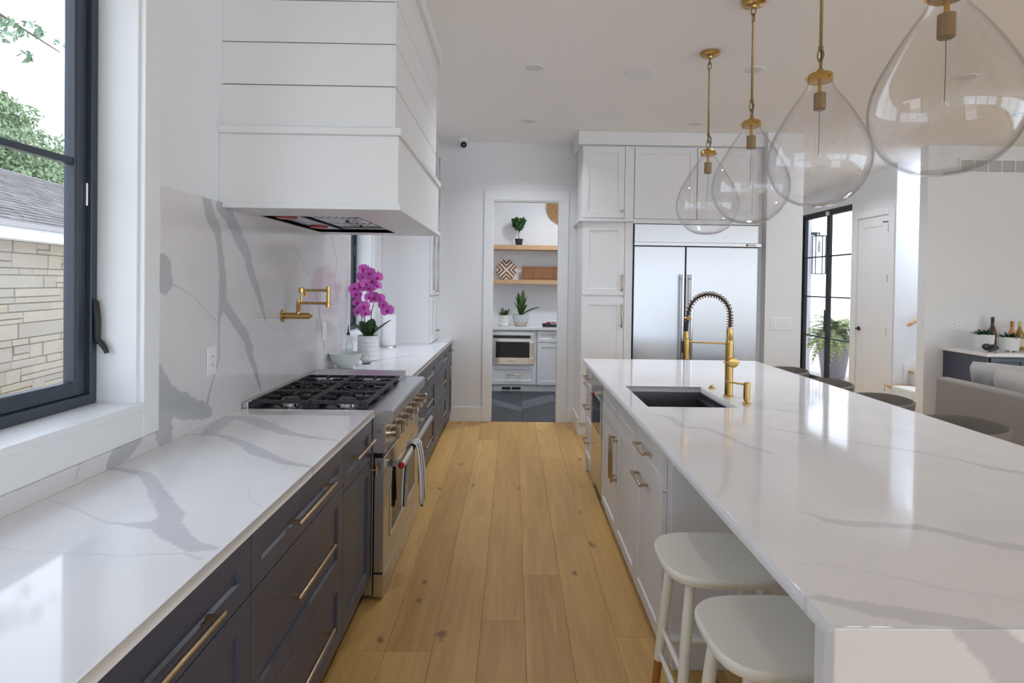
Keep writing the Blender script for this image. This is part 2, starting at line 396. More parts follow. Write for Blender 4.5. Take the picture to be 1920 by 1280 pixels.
# ------------------------------------------------------------------ shared dimensions (metres)
CT = .926; XW = -1.32; XB = -1.30; XF = -.658; YB = 6.36; ZC = 3.113
def wall_mb(axis, t0, t1, u0, u1, z0, z1, holes):
    """a wall with openings: holes (u0,u1,z0,z1); axis 'x' = wall plane across X (u along Y), 'y' = across Y (u along X)"""
    mb = MB()
    cu = sorted({u0, u1, *[h[0] for h in holes], *[h[1] for h in holes]}); cz = sorted({z0, z1, *[h[2] for h in holes], *[h[3] for h in holes]})
    cu = [c for c in cu if u0 <= c <= u1]; cz = [c for c in cz if z0 <= c <= z1]
    for i in range(len(cu)-1):
        um = (cu[i]+cu[i+1])/2
        runs = []; 
        for j in range(len(cz)-1):
            zm = (cz[j]+cz[j+1])/2
            if not any(h[0] < um < h[1] and h[2] < zm < h[3] for h in holes):
                if runs and abs(runs[-1][1]-cz[j]) < 1e-9: runs[-1][1] = cz[j+1]
                else: runs.append([cz[j], cz[j+1]])
        for a, b in runs:
            if axis == 'x': mb.box(t0, t1, cu[i], cu[i+1], a, b)
            else: mb.box(cu[i], cu[i+1], t0, t1, a, b)
    return mb
# ------------------------------------------------------------------ floor
floor = S('floor', MB().box(-1.52, 8.6, -8.8, 6.36, -.12, -.014).box(2.93, 5.1, 6.36, 10.1, -.12, -.014).box(5.1, 8.6, 6.30, 7.1, -.12, -.014), PLANK, 'oak plank floor of the kitchen and living room')
x = -.713; row = 0
known = {0: [2.37, 4.4], 1: [2.37, 4.62], 2: [1.6, 3.79, 5.6], 3: [2.59, 4.5], 4: [1.1, 3.0, 5.04], 5: [1.75, 3.50, 5.5], 6: [2.48, 4.3]}
edges_x = [-.713, -.515, -.320, -.122, .075, .268, .472, .668]
while edges_x[-1] < 4.4: edges_x.append(edges_x[-1]+.197)
for i in range(len(edges_x)-1):
    cuts = known.get(i) or [1.2+random.random()*1.2, 3.2+random.random()*.6, 4.9+random.random()*.5]
    cuts = [.15]+cuts+[6.36]
    for a, b in zip(cuts[:-1], cuts[1:]):
        g = .0004
        x0, x1 = edges_x[i]+g, edges_x[i+1]-g
        MB().add([(x0,a+g,-.014),(x1,a+g,-.014),(x1,b-g,-.014),(x0,b-g,-.014),(x0,a+g,-.001),(x1,a+g,-.001),(x1,b-g,-.001),(x0,b-g,-.001),
                  (x0+.001,a+g+.001,0),(x1-.001,a+g+.001,0),(x1-.001,b-g-.001,0),(x0+.001,b-g-.001,0)],
                 [(0,3,2,1),(0,1,5,4),(1,2,6,5),(2,3,7,6),(3,0,4,7),(4,5,9,8),(5,6,10,9),(6,7,11,10),(7,4,8,11),(8,9,10,11)]).build('plank', PLANK, floor)
# pantry floor: chevron of slate coloured planks
TILE = mat('slate_tile', (.055, .060, .070), .5, var=.35, scale=5, stretch=(1, 6, 1), bump=.1, bscale=40)
TILE2 = mat('slate_tile_light', (.115, .12, .135), .5, var=.3, scale=5, stretch=(1, 6, 1), bump=.1, bscale=40)
GROUT = mat('slate_grout', (.035, .037, .042), .8)
pfl = S('floor_pantry', MB().box(-.9, 1.2, 6.36, 8.85, -.12, -.012), GROUT, 'slate grey chevron floor of the pantry')
random.seed(11)
pw = .46; ph = .155
for c in range(-2, 3):
    xl = .13+c*pw; xr = xl+pw; sgn = 1 if c % 2 == 0 else -1
    for k in range(-6, 14):
        yb = 6.38+k*ph
        dl, dr = (0, pw*1.2) if sgn > 0 else (pw*1.2, 0)
        g = .0018
        poly = [(xl+g, yb+dl+g), (xr-g, yb+dr+g), (xr-g, yb+dr+ph-g), (xl+g, yb+dl+ph-g)]
        def clip(P, ax, lim, gt):
            out = []
            for i in range(len(P)):
                A, Bp = P[i], P[(i+1) % len(P)]; ia = (A[ax] >= lim) if gt else (A[ax] <= lim); ib = (Bp[ax] >= lim) if gt else (Bp[ax] <= lim)
                if ia: out.append(A)
                if ia != ib:
                    t = (lim-A[ax])/(Bp[ax]-A[ax]); out.append((A[0]+(Bp[0]-A[0])*t, A[1]+(Bp[1]-A[1])*t))
            return out
        for ax, lim, gt in ((0, -.88, True), (0, 1.18, False), (1, 6.37, True), (1, 8.22, False)):
            if len(poly) >= 3: poly = clip(poly, ax, lim, gt)
        if len(poly) >= 3 and (max(p[1] for p in poly)-min(p[1] for p in poly)) > .02 and (max(p[0] for p in poly)-min(p[0] for p in poly)) > .05:
            MB().prism(poly, -.012, 0).build('floor_tile', random.choice([TILE, TILE2, TILE]), pfl)
# ------------------------------------------------------------------ walls and ceiling
W1 = (.50, 2.02, 1.10, 2.80); W2 = (4.62, 5.32, 1.10, 2.80)
S('wall_left', wall_mb('x', -1.52, XW, -8.8, 8.95, -.12, ZC, [W1, W2]), WALL, 'white painted wall behind the range hood')
DO = (-.235, .51, -.2, 2.474)
S('wall_back', wall_mb('y', YB, YB+.10, XW, 2.56, -.014, ZC, [DO]), WALL, 'white end wall with the pantry doorway')
S('wall_switch', MB().box(2.56, 2.93, 5.75, 10.1, -.014, ZC), WALL, 'short white wall between the refrigerator and the glass entry doors')
S('wall_right', MB().box(4.49, 8.6, 6.15, 6.27, -.014, ZC), WALL, 'white wall above the navy sideboard')
S('wall_closet', wall_mb('x', 4.75, 4.87, 7.03, 7.96, -.014, ZC, [(7.16, 7.81, -.2, 2.495)]).box(4.87, 5.1, 7.86, 7.96, -.014, ZC), WALL, 'white hall wall holding the closet door')
S('wall_stair', MB().box(4.87, 8.6, 7.03, 7.13, -.014, 4.2), WALL, 'bright white stairwell wall behind the steps')
S('wall_entry', wall_mb('x', 4.97, 5.10, 7.96, 10.1, -.014, ZC, [(8.19, 9.77, -.2, 2.79)]), WALL, 'white hall wall around the glass entry doors')
S('wall_hall', MB().box(2.93, 5.10, 10.0, 10.1, -.014, ZC), WALL, 'white far wall of the entry hall')
S('wall_pantry', MB().box(-.9, 1.2, 8.78, 8.88, -.014, ZC).box(-1.0, -.9, 6.46, 8.88, -.014, ZC).box(1.2, 1.3, 6.46, 8.88, -.014, ZC), WALL, 'pale grey pantry wall behind the oak shelves')
RW = [(-1.0, 1.8, .4, 2.9), (2.1, 4.9, .4, 2.9), (5.2, 8.0, .4, 2.9)]
S('wall_rear', wall_mb('y', -8.8, -8.65, XW, 8.6, -.014, ZC, RW), WALL, 'white wall with windows behind the camera')
EW = [(-6.4, -3.8, .4, 2.9), (-3.5, -.9, .4, 2.9), (-.6, 2.0, .4, 2.9)]
S('wall_east', wall_mb('x', 8.45, 8.6, -8.65, 6.15, -.014, ZC, EW), WALL, 'white living room wall with windows')
S('ceiling', MB().box(-1.52, 8.6, -8.8, 6.27, ZC, ZC+.09).box(-1.52, 5.0, 6.27, 10.1, ZC, ZC+.09).box(6.5, 8.6, 6.27, 7.13, ZC, ZC+.09), CEIL, 'smooth white ceiling with recessed lights')
def win_grid(name, axis, t, h, nu, nz, label):
    o = T(name, label, None, kind='structure')
    u0, u1, z0, z1 = h
    fr = MB(); w_ = .05
    def bx(a0, a1, b0, b1, mb): return mb.box(t-.03, t+.03, a0, a1, b0, b1) if axis == 'x' else mb.box(a0, a1, t-.03, t+.03, b0, b1)
    bx(u0, u0+w_, z0, z1, fr); bx(u1-w_, u1, z0, z1, fr); bx(u0+w_, u1-w_, z0, z0+w_, fr); bx(u0+w_, u1-w_, z1-w_, z1, fr)
    part(o, 'window_frame', fr, FRAME)
    for i in range(1, nu):
        c = u0+(u1-u0)*i/nu; part(o, 'muntin', bx(c-.012, c+.012, z0+w_, z1-w_, MB()), FRAME)
    for i in range(1, nz):
        c = z0+(z1-z0)*i/nz; part(o, 'muntin', bx(u0+w_, u1-w_, c-.012, c+.012, MB()), FRAME)
    return o
for i, h in enumerate(RW): win_grid('window_%d' % (3+i), 'y', -8.72, h, 3, 4, 'dark framed grid window behind the camera, number %s from the left wall' % ['one', 'two', 'three'][i])
for i, h in enumerate(EW): win_grid('window_%d' % (6+i), 'x', 8.52, h, 3, 4, 'dark framed grid window of the living room, number %s along' % ['one', 'two', 'three'][i])
# ------------------------------------------------------------------ kitchen windows
def kitchen_window(name, h, label, latch_side=True, big=True):
    y0, y1, z0, z1 = h; o = T(name, label, None, kind='structure')
    # jamb liners, casing, sill
    part(o, 'jamb', MB().box(-1.50, XW+.001, y1-.012, y1, z0, z1), TRIM); part(o, 'jamb', MB().box(-1.50, XW+.001, y0, y0+.012, z0, z1), TRIM)
    part(o, 'jamb', MB().box(-1.50, XW+.001, y0+.012, y1-.012, z1-.012, z1), TRIM)
    cw = .085
    part(o, 'casing', MB().box(XW, XB+.002, y1-.002, y1+cw, z0-.115, z1+.09), TRIM, bevel=.002)
    if big: part(o, 'casing', MB().box(XW, XB+.002, y0-cw, y0+.002, z0-.115, z1+.09), TRIM, bevel=.002)
    part(o, 'casing', MB().box(XW, XB+.002, y0, y1, z1, z1+.09), TRIM, bevel=.002)
    if big: part(o, 'casing', MB().box(XW, XB+.002, y0, y1-.002, z0-.115, z0-.018), TRIM, bevel=.002)
    part(o, 'sill', MB().box(-1.50, XB+.012, y0, y1-.0005 if big else y1, z0-.018, z0+.008), TRIM, bevel=.003)
    # black frame
    fx0, fx1 = -1.515, -1.455; fw = .03
    f = MB(); f.box(fx0, fx1, y1-.012-fw, y1-.012, z0+.008, z1-.012); f.box(fx0, fx1, y0+.012, y0+.012+fw, z0+.008, z1-.012)
    f.box(fx0, fx1, y0+.012+fw, y1-.012-fw, z0+.008, z0+.008+.035); f.box(fx0, fx1, y0+.012+fw, y1-.012-fw, z1-.012-.035, z1-.012)
    part(o, 'window_frame', f, FRAME, bevel=.003)
    a, b = y0+.012+fw, y1-.012-fw; c, d = z0+.043, z1-.047; sw = .052
    sx0, sx1 = -1.512, -1.472
    s_ = MB(); s_.box(sx0, sx1, b-sw, b, c, d); s_.box(sx0, sx1, a, a+sw, c, d); s_.box(sx0, sx1, a+sw, b-sw, c, c+.05); s_.box(sx0, sx1, a+sw, b-sw, d-.05, d)
    part(o, 'sash', s_, FRAME, bevel=.004)
    bead = MB(); bead.box(-1.482, -1.468, b-sw+.006, b-sw+.024, c+.05, d-.05); part(o, 'glazing_bead', bead, FRAME, bevel=.002)
    for zz in (1.935,):
        part(o, 'muntin', MB().box(-1.505, -1.478, a+sw, b-sw, zz-.011, zz+.011), FRAME, bevel=.002)
    zs = [c+.05, 1.935-.011, 1.935+.011, d-.05]
    for i in range(0, 4, 2): part(o, 'pane', MB().box(-1.494, -1.490, a+sw, b-sw, zs[i], zs[i+1]), GLASS)
    if latch_side:
        part(o, 'keeper', MB().box(-1.472, -1.462, b-.012, b-.004, 1.79, 1.87), CHROME, bevel=.002)
        l = MB(); yy = b+.012
        l.tube([(-1.455, yy, 1.47), (-1.448, yy, 1.46), (-1.442, yy, 1.40), (-1.442, yy, 1.335), (-1.44, yy, 1.315)], [.006, .010, .011, .010, .007], 10)
        l.tube([(-1.445, yy, 1.335), (-1.425, yy, 1.315), (-1.412, yy, 1.295), (-1.409, yy, 1.283)], [.009, .009, .008, .007], 10)
        part(o, 'latch_lever', l, BLKMET, smooth=True)
    return o
kitchen_window('window_1', W1, 'large black framed window over the near left counter')
kitchen_window('window_2', W2, 'narrow black framed window behind the orchid', big=False)
# ------------------------------------------------------------------ doorway trim, baseboards
tr = T('trim_1', 'flat white casing around the pantry doorway', None, (0, 0, 0), kind='structure')
for (a, b, c, d) in ((-.333, -.235, 0, 2.474), (.51, .612, 0, 2.474), (-.333, .612, 2.474, 2.58)):
    part(tr, 'casing', MB().box(a, b, YB-.02, YB, c, d), TRIM, bevel=.003)
for (a, b, c, d) in ((-.235, -.225, 0, 2.474), (.50, .51, 0, 2.474), (-.225, .50, 2.464, 2.474)):
    part(tr, 'jamb', MB().box(a, b, YB-.012, YB+.11, c, d), TRIM)
bb = MB().box(-.69, -.333, YB-.016, YB, 0, .165); S('baseboard_back', bb, TRIM, 'tall white baseboard left of the pantry doorway', bevel=.003)
S('baseboard_corner', MB().box(.612, .70, YB-.016, YB, 0, .165).box(.684, .70, 5.87, YB-.016, 0, .165), TRIM, 'tall white baseboard beside the tall cabinet', bevel=.003)
S('baseboard_right', MB().box(4.49, 4.70, 6.134, 6.15, 0, .14), TRIM, 'white baseboard under the right wall', bevel=.003)
# ------------------------------------------------------------------ outside: neighbour's garage, trees, ground
GROUND = mat('pale_concrete', (.62, .57, .50), .9, var=.12, scale=1.5, bump=.3, bscale=30)
S('ground', MB().box(-40, -1.53, -30, 60, -.32, -.2), GROUND, 'pale sunlit concrete drive outside the left window')
def stone_mats():
    cols = [(.36, .305, .24), (.38, .325, .26), (.34, .295, .24), (.39, .33, .255), (.355, .31, .255), (.37, .31, .235)]
    return [mat('limestone_%d' % i, c, .9, var=.16, scale=9, stretch=(1, 2, 5), bump=.7, bscale=26) for i, c in enumerate(cols)]
SM = stone_mats()
MORTAR = mat('mortar', (.34, .31, .275), .95)
ang = math.atan2(-.28, 1.64)            # the garage stands a little askew to the kitchen
gp = Vector((-7.24, 8.11, 0)); gd = Vector((-.28, 1.64, 0)).normalized(); gn = Vector((gd.y, -gd.x, 0))   # gn faces the kitchen
garage = T('garage', 'neighbouring garage with pale coursed stone wall and grey shingle roof', 'garage', (gp.x, gp.y, -.2), math.atan2(gd.y, gd.x)-math.pi/2)
# local frame: +y along the wall, +x towards the kitchen
def gpart(name, mb, m, **k):
    me = mb.build(name, m, None, **k); me.parent = garage; return me
gpart('wall_core', MB().box(-5.2, -.03, -7, 9, 0, 2.27), MORTAR)
random.seed(21)
rows = []; z = .0
hs = [.17, .20, .12, .21, .10, .22, .17, .12, .22, .19, .10, .22, .17]
sc = 2.27/sum(hs)
zz = 0.0
for hi in hs:
    h_ = hi*sc; y = -2.2+random.random()*.2
    while y < 8.4:
        L_ = random.choice([.34, .5, .7, .9, 1.1]); L_ *= random.uniform(.85, 1.15)
        split = hi > .14 and random.random() < .4
        for (a, b) in (((0, .42), (.42, 1)) if split else ((0, 1),)):
            d = random.uniform(-.004, .014); g = .006
            mb = MB(); x1 = d
            y0, y1, z0, z1 = y+g, y+L_-g, zz+a*h_+g*.8, zz+b*h_-g*.8
            j = lambda: random.uniform(-.004, .004)
            mb.ring([[(-.03, y0, z0), (-.03, y1, z0), (-.03, y1, z1), (-.03, y0, z1)],
                     [(x1-.008, y0, z0), (x1-.008, y1, z0), (x1-.008, y1, z1), (x1-.008, y0, z1)],
                     [(x1+j(), y0+.008, z0+.008), (x1+j(), y1-.008, z0+.008), (x1+j(), y1-.008, z1-.008), (x1+j(), y0+.008, z1-.008)]])
            gpart('stone', mb, random.choice(SM))
        y += L_
    zz += h_
FASC = mat('white_fascia', (.85, .85, .85), .6)
gpart('fascia', MB().box(-.05, .32, -7, 9, 2.27, 2.31).box(.27, .32, -7, 9, 2.31, 2.47), FASC)
gpart('gutter', MB().box(.32, .40, -7, 9, 2.43, 2.50), mat('gutter_grey', (.33, .31, .31), .6))
ROOF = [mat('shingle_%d' % i, c, .9, var=.25, scale=25, bump=.4, bscale=120) for i, c in enumerate([(.20, .175, .165), (.24, .205, .195), (.17, .15, .145)])]
gpart('roof_deck', MB().prism([(.38, 2.46), (-2.8, 3.98), (-6.0, 2.46)], -7, 9, 'y'), ROOF[2])
def shingles():
    mbs = [MB() for _ in ROOF]; n = 24
    sl = Vector((-3.18, 0, 1.52)); Ls = sl.length; u = sl.normalized(); nrm = Vector((1.52, 0, 3.18)).normalized()
    for r in range(n):
        a = r/n*Ls; y = -6.9+(r % 2)*.15
        while y < 8.8:
            w_ = random.uniform(.24, .36); t = .012+random.random()*.01
            p = Vector((.39, 0, 2.48))+u*a; q = p+u*(Ls/n*1.15)
            b0 = p+nrm*t; b1 = q+nrm*.002
            mb = random.choice(mbs)
            mb.add([(p.x, y, p.z), (p.x, y+w_-.008, p.z), (b0.x, y+w_-.008, b0.z), (b0.x, y, b0.z), (b1.x, y, b1.z), (b1.x, y+w_-.008, b1.z)], [(0, 1, 2, 3), (3, 2, 5, 4)])
            y += w_
    for mb, m in zip(mbs, ROOF):
        o = gpart('roof_shingles', mb, m); o['kind'] = 'stuff'
shingles()
def leaf_cloud(blobs, n, size, seed):
    rs = np.random.RandomState(seed); mb = MB(); vs, fs = [], []
    tot = sum(b[3]**2 for b in blobs)
    for (cx, cy, cz, r) in blobs:
        for _ in range(int(n*r*r/tot)):
            d = rs.normal(size=3); d /= np.linalg.norm(d); rr = r*(.62+.42*rs.rand())*(1+.13*math.sin(6*d[0]+3*d[1])+.12*math.sin(11*d[2]+5*d[0])+.08*math.sin(17*d[1]+9*d[2]))
            c = np.array([cx, cy, cz])+d*rr*np.array([1, 1, .85])
            t = rs.normal(size=3); t /= np.linalg.norm(t); nn = d*.7+rs.normal(size=3)*.6; b = np.cross(nn, t); b /= np.linalg.norm(b)+1e-9
            s = size*(.6+.8*rs.rand()); k = len(vs)
            vs += [tuple(c-t*s), tuple(c+b*s*.45), tuple(c+t*s), tuple(c-b*s*.45)]; fs.append((k, k+1, k+2, k+3))
    mb.v = vs; mb.f = fs
    return mb
TREEM = [mat('tree_leaf_%d' % i, c, .6, var=.5, scale=1.2) for i, c in enumerate([(.26, .34, .19), (.30, .37, .19), (.22, .31, .20)])]  # leaf colours lightened to carry the haze of outdoor glare
BARK = mat('bark', (.16, .12, .09), .9, var=.3, scale=8, bump=.8, bscale=20)
def tree(loc, blobs, n, size, seed, m, label, trunk=.25):
    o = T('tree', label, 'tree', (loc[0], loc[1], -.2), group='trees behind the garage')
    bs = [(loc[0]+b[0], loc[1]+b[1], b[2], b[3]) for b in blobs]
    f = part(o, 'foliage', leaf_cloud(bs, n, size, seed), m); f['kind'] = 'stuff'
    top = max(b[2] for b in blobs)*.8
    t = MB(); t.tube([(loc[0], loc[1], -.2), (loc[0]+.1, loc[1], top*.4), (loc[0]-.1, loc[1]+.1, top)], [trunk, trunk*.8, trunk*.3], 10)
    for b in bs[:4]: t.tube([(loc[0], loc[1], top*.45), ((loc[0]+b[0])/2, (loc[1]+b[1])/2, b[2]-b[3]*.4), (b[0], b[1], b[2])], [trunk*.5, trunk*.3, .04], 8)
    part(o, 'trunk', t, BARK, smooth=True)
    return o
tree((-17, 17.5), [(0, 0, 5.2, 2.4), (-1.6, -1.2, 4.2, 1.9), (1.5, 1.4, 3.9, 1.7), (-.4, 1.2, 6.6, 1.5), (.4, -2.4, 3.8, 1.6), (1.0, 2.6, 3.2, 1.5), (-2.4, -2.6, 5.0, 2.0)], 52000, .085, 1, TREEM[0], 'tallest leafy green tree rising behind the garage roof')
tree((-16.6, 22.6), [(0, 0, 4.9, 2.0), (1.0, 1.5, 4.3, 1.9), (-1.4, -1.0, 4.9, 1.9), (.6, 2.6, 3.6, 1.7), (-.3, -1.8, 3.4, 1.6), (-.6, .2, 3.2, 1.7)], 40000, .085, 2, TREEM[1], 'lower yellow green tree beside the window frame behind the garage roof')
tree((-25, 24), [(0, 0, 4.6, 2.6), (2, 2, 3.8, 2.2), (3.4, 4.4, 3.4, 2.2), (-1, -3, 4.6, 2.2)], 26000, .12, 3, TREEM[2], 'hazy dark green tree furthest behind the garage')
# overhanging branch high on the left
br = T('tree_branch', 'leafy branch hanging into the top of the left window view', 'branch', (-6.5, 4.6, 3.5))
brb = MB(); brb.tube([(-6.9, 4.2, 5.2), (-6.6, 5.6, 4.95), (-6.3, 6.9, 4.75), (-6.1, 7.7, 4.55)], [.05, .035, .02, .008], 8)
brb.tube([(-6.6, 5.6, 4.95), (-6.5, 6.4, 4.65), (-6.3, 6.8, 4.42)], [.025, .014, .006], 8)
part(br, 'bough', brb, BARK, smooth=True)
lf = part(br, 'foliage', leaf_cloud([(-6.45, 6.85, 4.72, .22), (-6.3, 7.15, 4.6, .16), (-6.5, 6.4, 4.85, .3), (-6.28, 6.95, 4.42, .1), (-6.15, 7.35, 4.68, .13), (-6.1, 7.7, 4.66, .08), (-6.2, 7.3, 4.33, .08)], 420, .05, 5), TREEM[2]); lf['kind'] = 'stuff'
wl = MB(); wl.tube([(-12.6, 6, 3.35), (-12.6, 14, 3.12), (-12.6, 24, 3.35)], .012, 6)
tag(wl.build('power_line', mat('cable_grey', (.7, .7, .7), .6)), 'thin power line crossing in front of the trees', 'cable')
# ------------------------------------------------------------------ outside: entry porch
PORCH = mat('porch_lavender_wall', (.56, .52, .56), .8, var=.05)
S('ground_porch', MB().box(5.1, 14, 7.2, 16, -.3, -.1), GROUND, 'bright paving outside the entry doors')
S('wall_porch', MB().box(5.1, 5.95, 11.3, 11.5, -.1, 3.6), PORCH, 'mauve grey porch wall seen through the left glass door')
ln = T('lantern', 'slim open frame lantern hanging outside the glass entry doors', 'lantern', (6.04, 11.20, 1.85))
lb = MB(); cx, cyy = 6.04, 11.20; h2 = .1
for sx in (-1, 1):
    for sy in (-1, 1): lb.box(cx+sx*h2-.008, cx+sx*h2+.008, cyy+sy*.06-.008, cyy+sy*.06+.008, 1.83, 2.58)
for zz in (1.83, 2.58):
    for sy in (-1, 1): lb.box(cx-h2, cx+h2, cyy+sy*.06-.008, cyy+sy*.06+.008, zz-.008, zz+.008)
    for sx in (-1, 1): lb.box(cx+sx*h2-.008, cx+sx*h2+.008, cyy-.06, cyy+.06, zz-.008, zz+.008)
part(ln, 'cage', lb, BLKMET)
part(ln, 'bracket', MB().box(5.93, 6.05, 11.29, 11.30, 2.60, 2.66).box(6.03, 6.05, 11.19, 11.30, 2.63, 2.65).box(6.03, 6.05, 11.19, 11.21, 2.57, 2.65), BLKMET)
part(ln, 'lamp_holder', MB().lathe([(.012, 2.40), (.02, 2.36), (.03, 2.24), (.02, 2.16)], (6.04, 11.20, .09), 12), mat('porcelain_grey', (.35, .35, .35), .5), smooth=True)
pl = T('potted_fern', 'big drooping fern in a tall grey planter outside the entry doors', 'plant', (5.86, 10.30, -.1))
part(pl, 'planter', MB().lathe([(.17, 0), (.19, .02), (.27, .62), (.29, .66), (.27, .66), (.24, .58)], (5.86, 10.30, -.1), 28), mat('planter_mauve', (.24, .21, .25), .6), smooth=True)
part(pl, 'soil', MB().lathe([(.0, .57), (.25, .58)], (5.86, 10.30, -.1), 20, cap=False), SOIL)
fr = MB()
def frond_mesh():
    mb = MB(); n = 14
    pts = [(0, t*.52, .32*math.sin(t*1.5)*1.0-.62*max(0, t-.25)**2) for t in [i/n for i in range(n+1)]]
    for i in range(n):
        p, q = pts[i], pts[i+1]; wdt = .085*math.sin(math.pi*min(1, (i+1)/n*.92+.06))
        for s in (-1, 1):
            mb.add([p, ((q[0]+s*wdt), q[1]+.015, q[2]-.012), ((q[0]+s*wdt*.8), q[1]+.028, q[2]-.015), q], [(0, 1, 2, 3)])
    mb.tube(pts, .004, 4)
    return mb
f0 = frond_mesh().build('frond', FERN)
f0.parent = pl; f0.location = (0, 0, .58)
random.seed(3)
for i in range(96):
    f = f0 if i == 0 else f0.copy()
    if i: COL.objects.link(f)
    s = random.uniform(.95, 1.45)
    f.location = (random.uniform(-.08, .08), random.uniform(-.08, .08), .58); f.rotation_euler = (random.uniform(-.45, .9), random.uniform(-.2, .2), i*2.4); f.scale = (s, s, s)
VEIN_NEAR = [
  [(-1.318,1.857,0.0120),(-1.248,1.849,0.0140),(-1.164,1.812,0.0160),(-1.074,1.711,0.0220),(-0.974,1.599,0.0240),(-0.892,1.500,0.0280),(-0.857,1.423,0.0340),(-0.797,1.366,0.0260),(-0.728,1.314,0.0240),(-0.671,1.305,0.0080),],
  [(-1.327,1.612,0.0010),(-1.229,1.562,0.0018),(-1.168,1.534,0.0016),(-1.085,1.481,0.0022),(-1.016,1.444,0.0030),(-0.969,1.437,0.0060),(-0.915,1.434,0.0200),(-0.869,1.435,0.0300),],
  [(-1.163,1.305,0.0010),(-1.059,1.282,0.0010),(-0.984,1.281,0.0014),(-0.916,1.277,0.0020),(-0.863,1.266,0.0020),(-0.807,1.280,0.0018),(-0.731,1.285,0.0030),(-0.684,1.260,0.0050),],
  [(-1.324,2.250,0.0060),(-1.212,2.286,0.0100),(-1.148,2.257,0.0140),(-1.020,2.160,0.0220),(-0.931,2.069,0.0320),(-0.817,1.975,0.0220),(-0.738,1.920,0.0140),(-0.665,1.890,0.0080),],
  [(-1.212,2.286,0.0300),(-1.248,2.436,0.0400),(-1.269,2.568,0.0300),],
  [(-1.321,2.577,0.0120),(-1.242,2.569,0.0300),(-1.160,2.534,0.0420),(-1.041,2.428,0.0400),(-0.908,2.315,0.0260),(-0.787,2.258,0.0140),(-0.675,2.217,0.0060),],
  [(-0.784,1.703,0.0010),(-0.733,1.605,0.0015),(-0.670,1.547,0.0010),],
  [(-0.921,1.983,0.0010),(-0.869,1.916,0.0014),(-0.837,1.906,0.0010),],
]
VEIN_SPLASH = [
  [(2.418,1.891,0.0340),(2.447,1.826,0.0340),(2.515,1.756,0.0260),(2.547,1.640,0.0260),(2.565,1.520,0.0340),(2.566,1.440,0.0360),(2.536,1.369,0.0120),(2.533,1.282,0.0050),(2.539,1.202,0.0070),(2.502,1.128,0.0060),(2.466,1.072,0.0070),(2.431,0.994,0.0100),],
  [(2.574,1.439,0.0300),(2.675,1.352,0.0300),(2.783,1.275,0.0320),(2.841,1.198,0.0300),(2.822,1.201,0.0300),(2.862,1.124,0.0220),(2.924,1.033,0.0140),(2.967,0.970,0.0060),],
  [(2.528,1.868,0.0300),(2.600,1.845,0.0420),(2.702,1.756,0.0440),(2.794,1.659,0.0360),(2.814,1.617,0.0340),(2.894,1.520,0.0300),(2.958,1.418,0.0200),(3.013,1.330,0.0060),],
  [(2.090,1.610,0.0300),(2.112,1.585,0.0600),(2.122,1.545,0.0600),(2.134,1.512,0.0300),],
  [(2.183,1.524,0.0030),(2.329,1.477,0.0020),(2.425,1.410,0.0025),(2.513,1.363,0.0030),],
  [(2.097,1.226,0.0100),(2.121,1.162,0.0400),(2.154,1.095,0.0600),(2.235,1.052,0.0520),(2.362,1.005,0.0400),(2.460,0.972,0.0240),],
  [(2.122,1.098,0.0600),(2.130,1.017,0.0600),(2.150,0.932,0.0450),],
  [(1.967,1.002,0.0500),(1.925,0.975,0.0450),(1.870,0.937,0.0300),],
  [(1.735,1.004,0.0020),(1.710,0.943,0.0030),],
  [(4.076,1.875,0.0060),(4.206,1.701,0.0080),(4.170,1.530,0.0060),(4.285,1.301,0.0040),(4.336,1.108,0.0040),],
  [(3.722,1.529,0.0040),(3.830,1.349,0.0100),(3.887,1.224,0.0120),(3.947,1.071,0.0080),],
  [(3.341,1.791,0.0030),(3.499,1.672,0.0050),(3.655,1.564,0.0030),],
]
VEIN_ISLAND = [
  [(0.804,1.562,0.0040),(0.835,1.531,0.0070),(0.849,1.501,0.0180),(0.914,1.484,0.0200),(0.984,1.477,0.0180),(1.070,1.465,0.0200),(1.118,1.438,0.0200),(1.151,1.406,0.0220),(1.187,1.366,0.0220),(1.235,1.348,0.0220),(1.345,1.317,0.0200),(1.469,1.233,0.0200),],
  [(0.655,1.268,0.0010),(0.725,1.256,0.0015),(0.813,1.217,0.0020),(0.865,1.192,0.0030),(0.885,1.170,0.0030),(0.937,1.151,0.0018),(0.999,1.133,0.0018),(1.029,1.118,0.0018),(1.110,1.084,0.0020),],
  [(0.595,1.127,0.0060),(0.628,1.125,0.0160),(0.679,1.096,0.0220),(0.731,1.075,0.0260),(0.776,1.057,0.0300),(0.821,1.042,0.0300),(0.872,1.035,0.0300),],
  [(1.403,2.252,0.0060),(1.553,2.156,0.0080),(1.643,2.050,0.0120),(1.673,1.971,0.0220),(1.742,1.904,0.0200),(1.877,1.844,0.0200),],
  [(1.085,1.776,0.0010),(1.336,1.801,0.0020),(1.454,1.783,0.0018),(1.603,1.751,0.0018),],
  [(1.096,2.535,0.0040),(1.159,2.474,0.0120),(1.245,2.394,0.0120),(1.350,2.309,0.0080),(1.464,2.210,0.0100),(1.576,2.129,0.0120),],
  [(1.267,2.971,0.0060),(1.365,2.840,0.0100),(1.484,2.721,0.0060),(1.678,2.536,0.0040),(1.755,2.417,0.0060),],
  [(1.168,2.735,0.0040),(1.233,2.709,0.0060),(1.334,2.775,0.0040),],
  [(0.673,2.733,0.0100),(0.752,2.671,0.0200),(0.761,2.491,0.0220),(0.859,2.450,0.0160),(0.922,2.208,0.0100),(0.980,2.106,0.0080),],
  [(0.692,3.861,0.0030),(1.096,4.009,0.0060),(1.442,3.920,0.0030),],
]
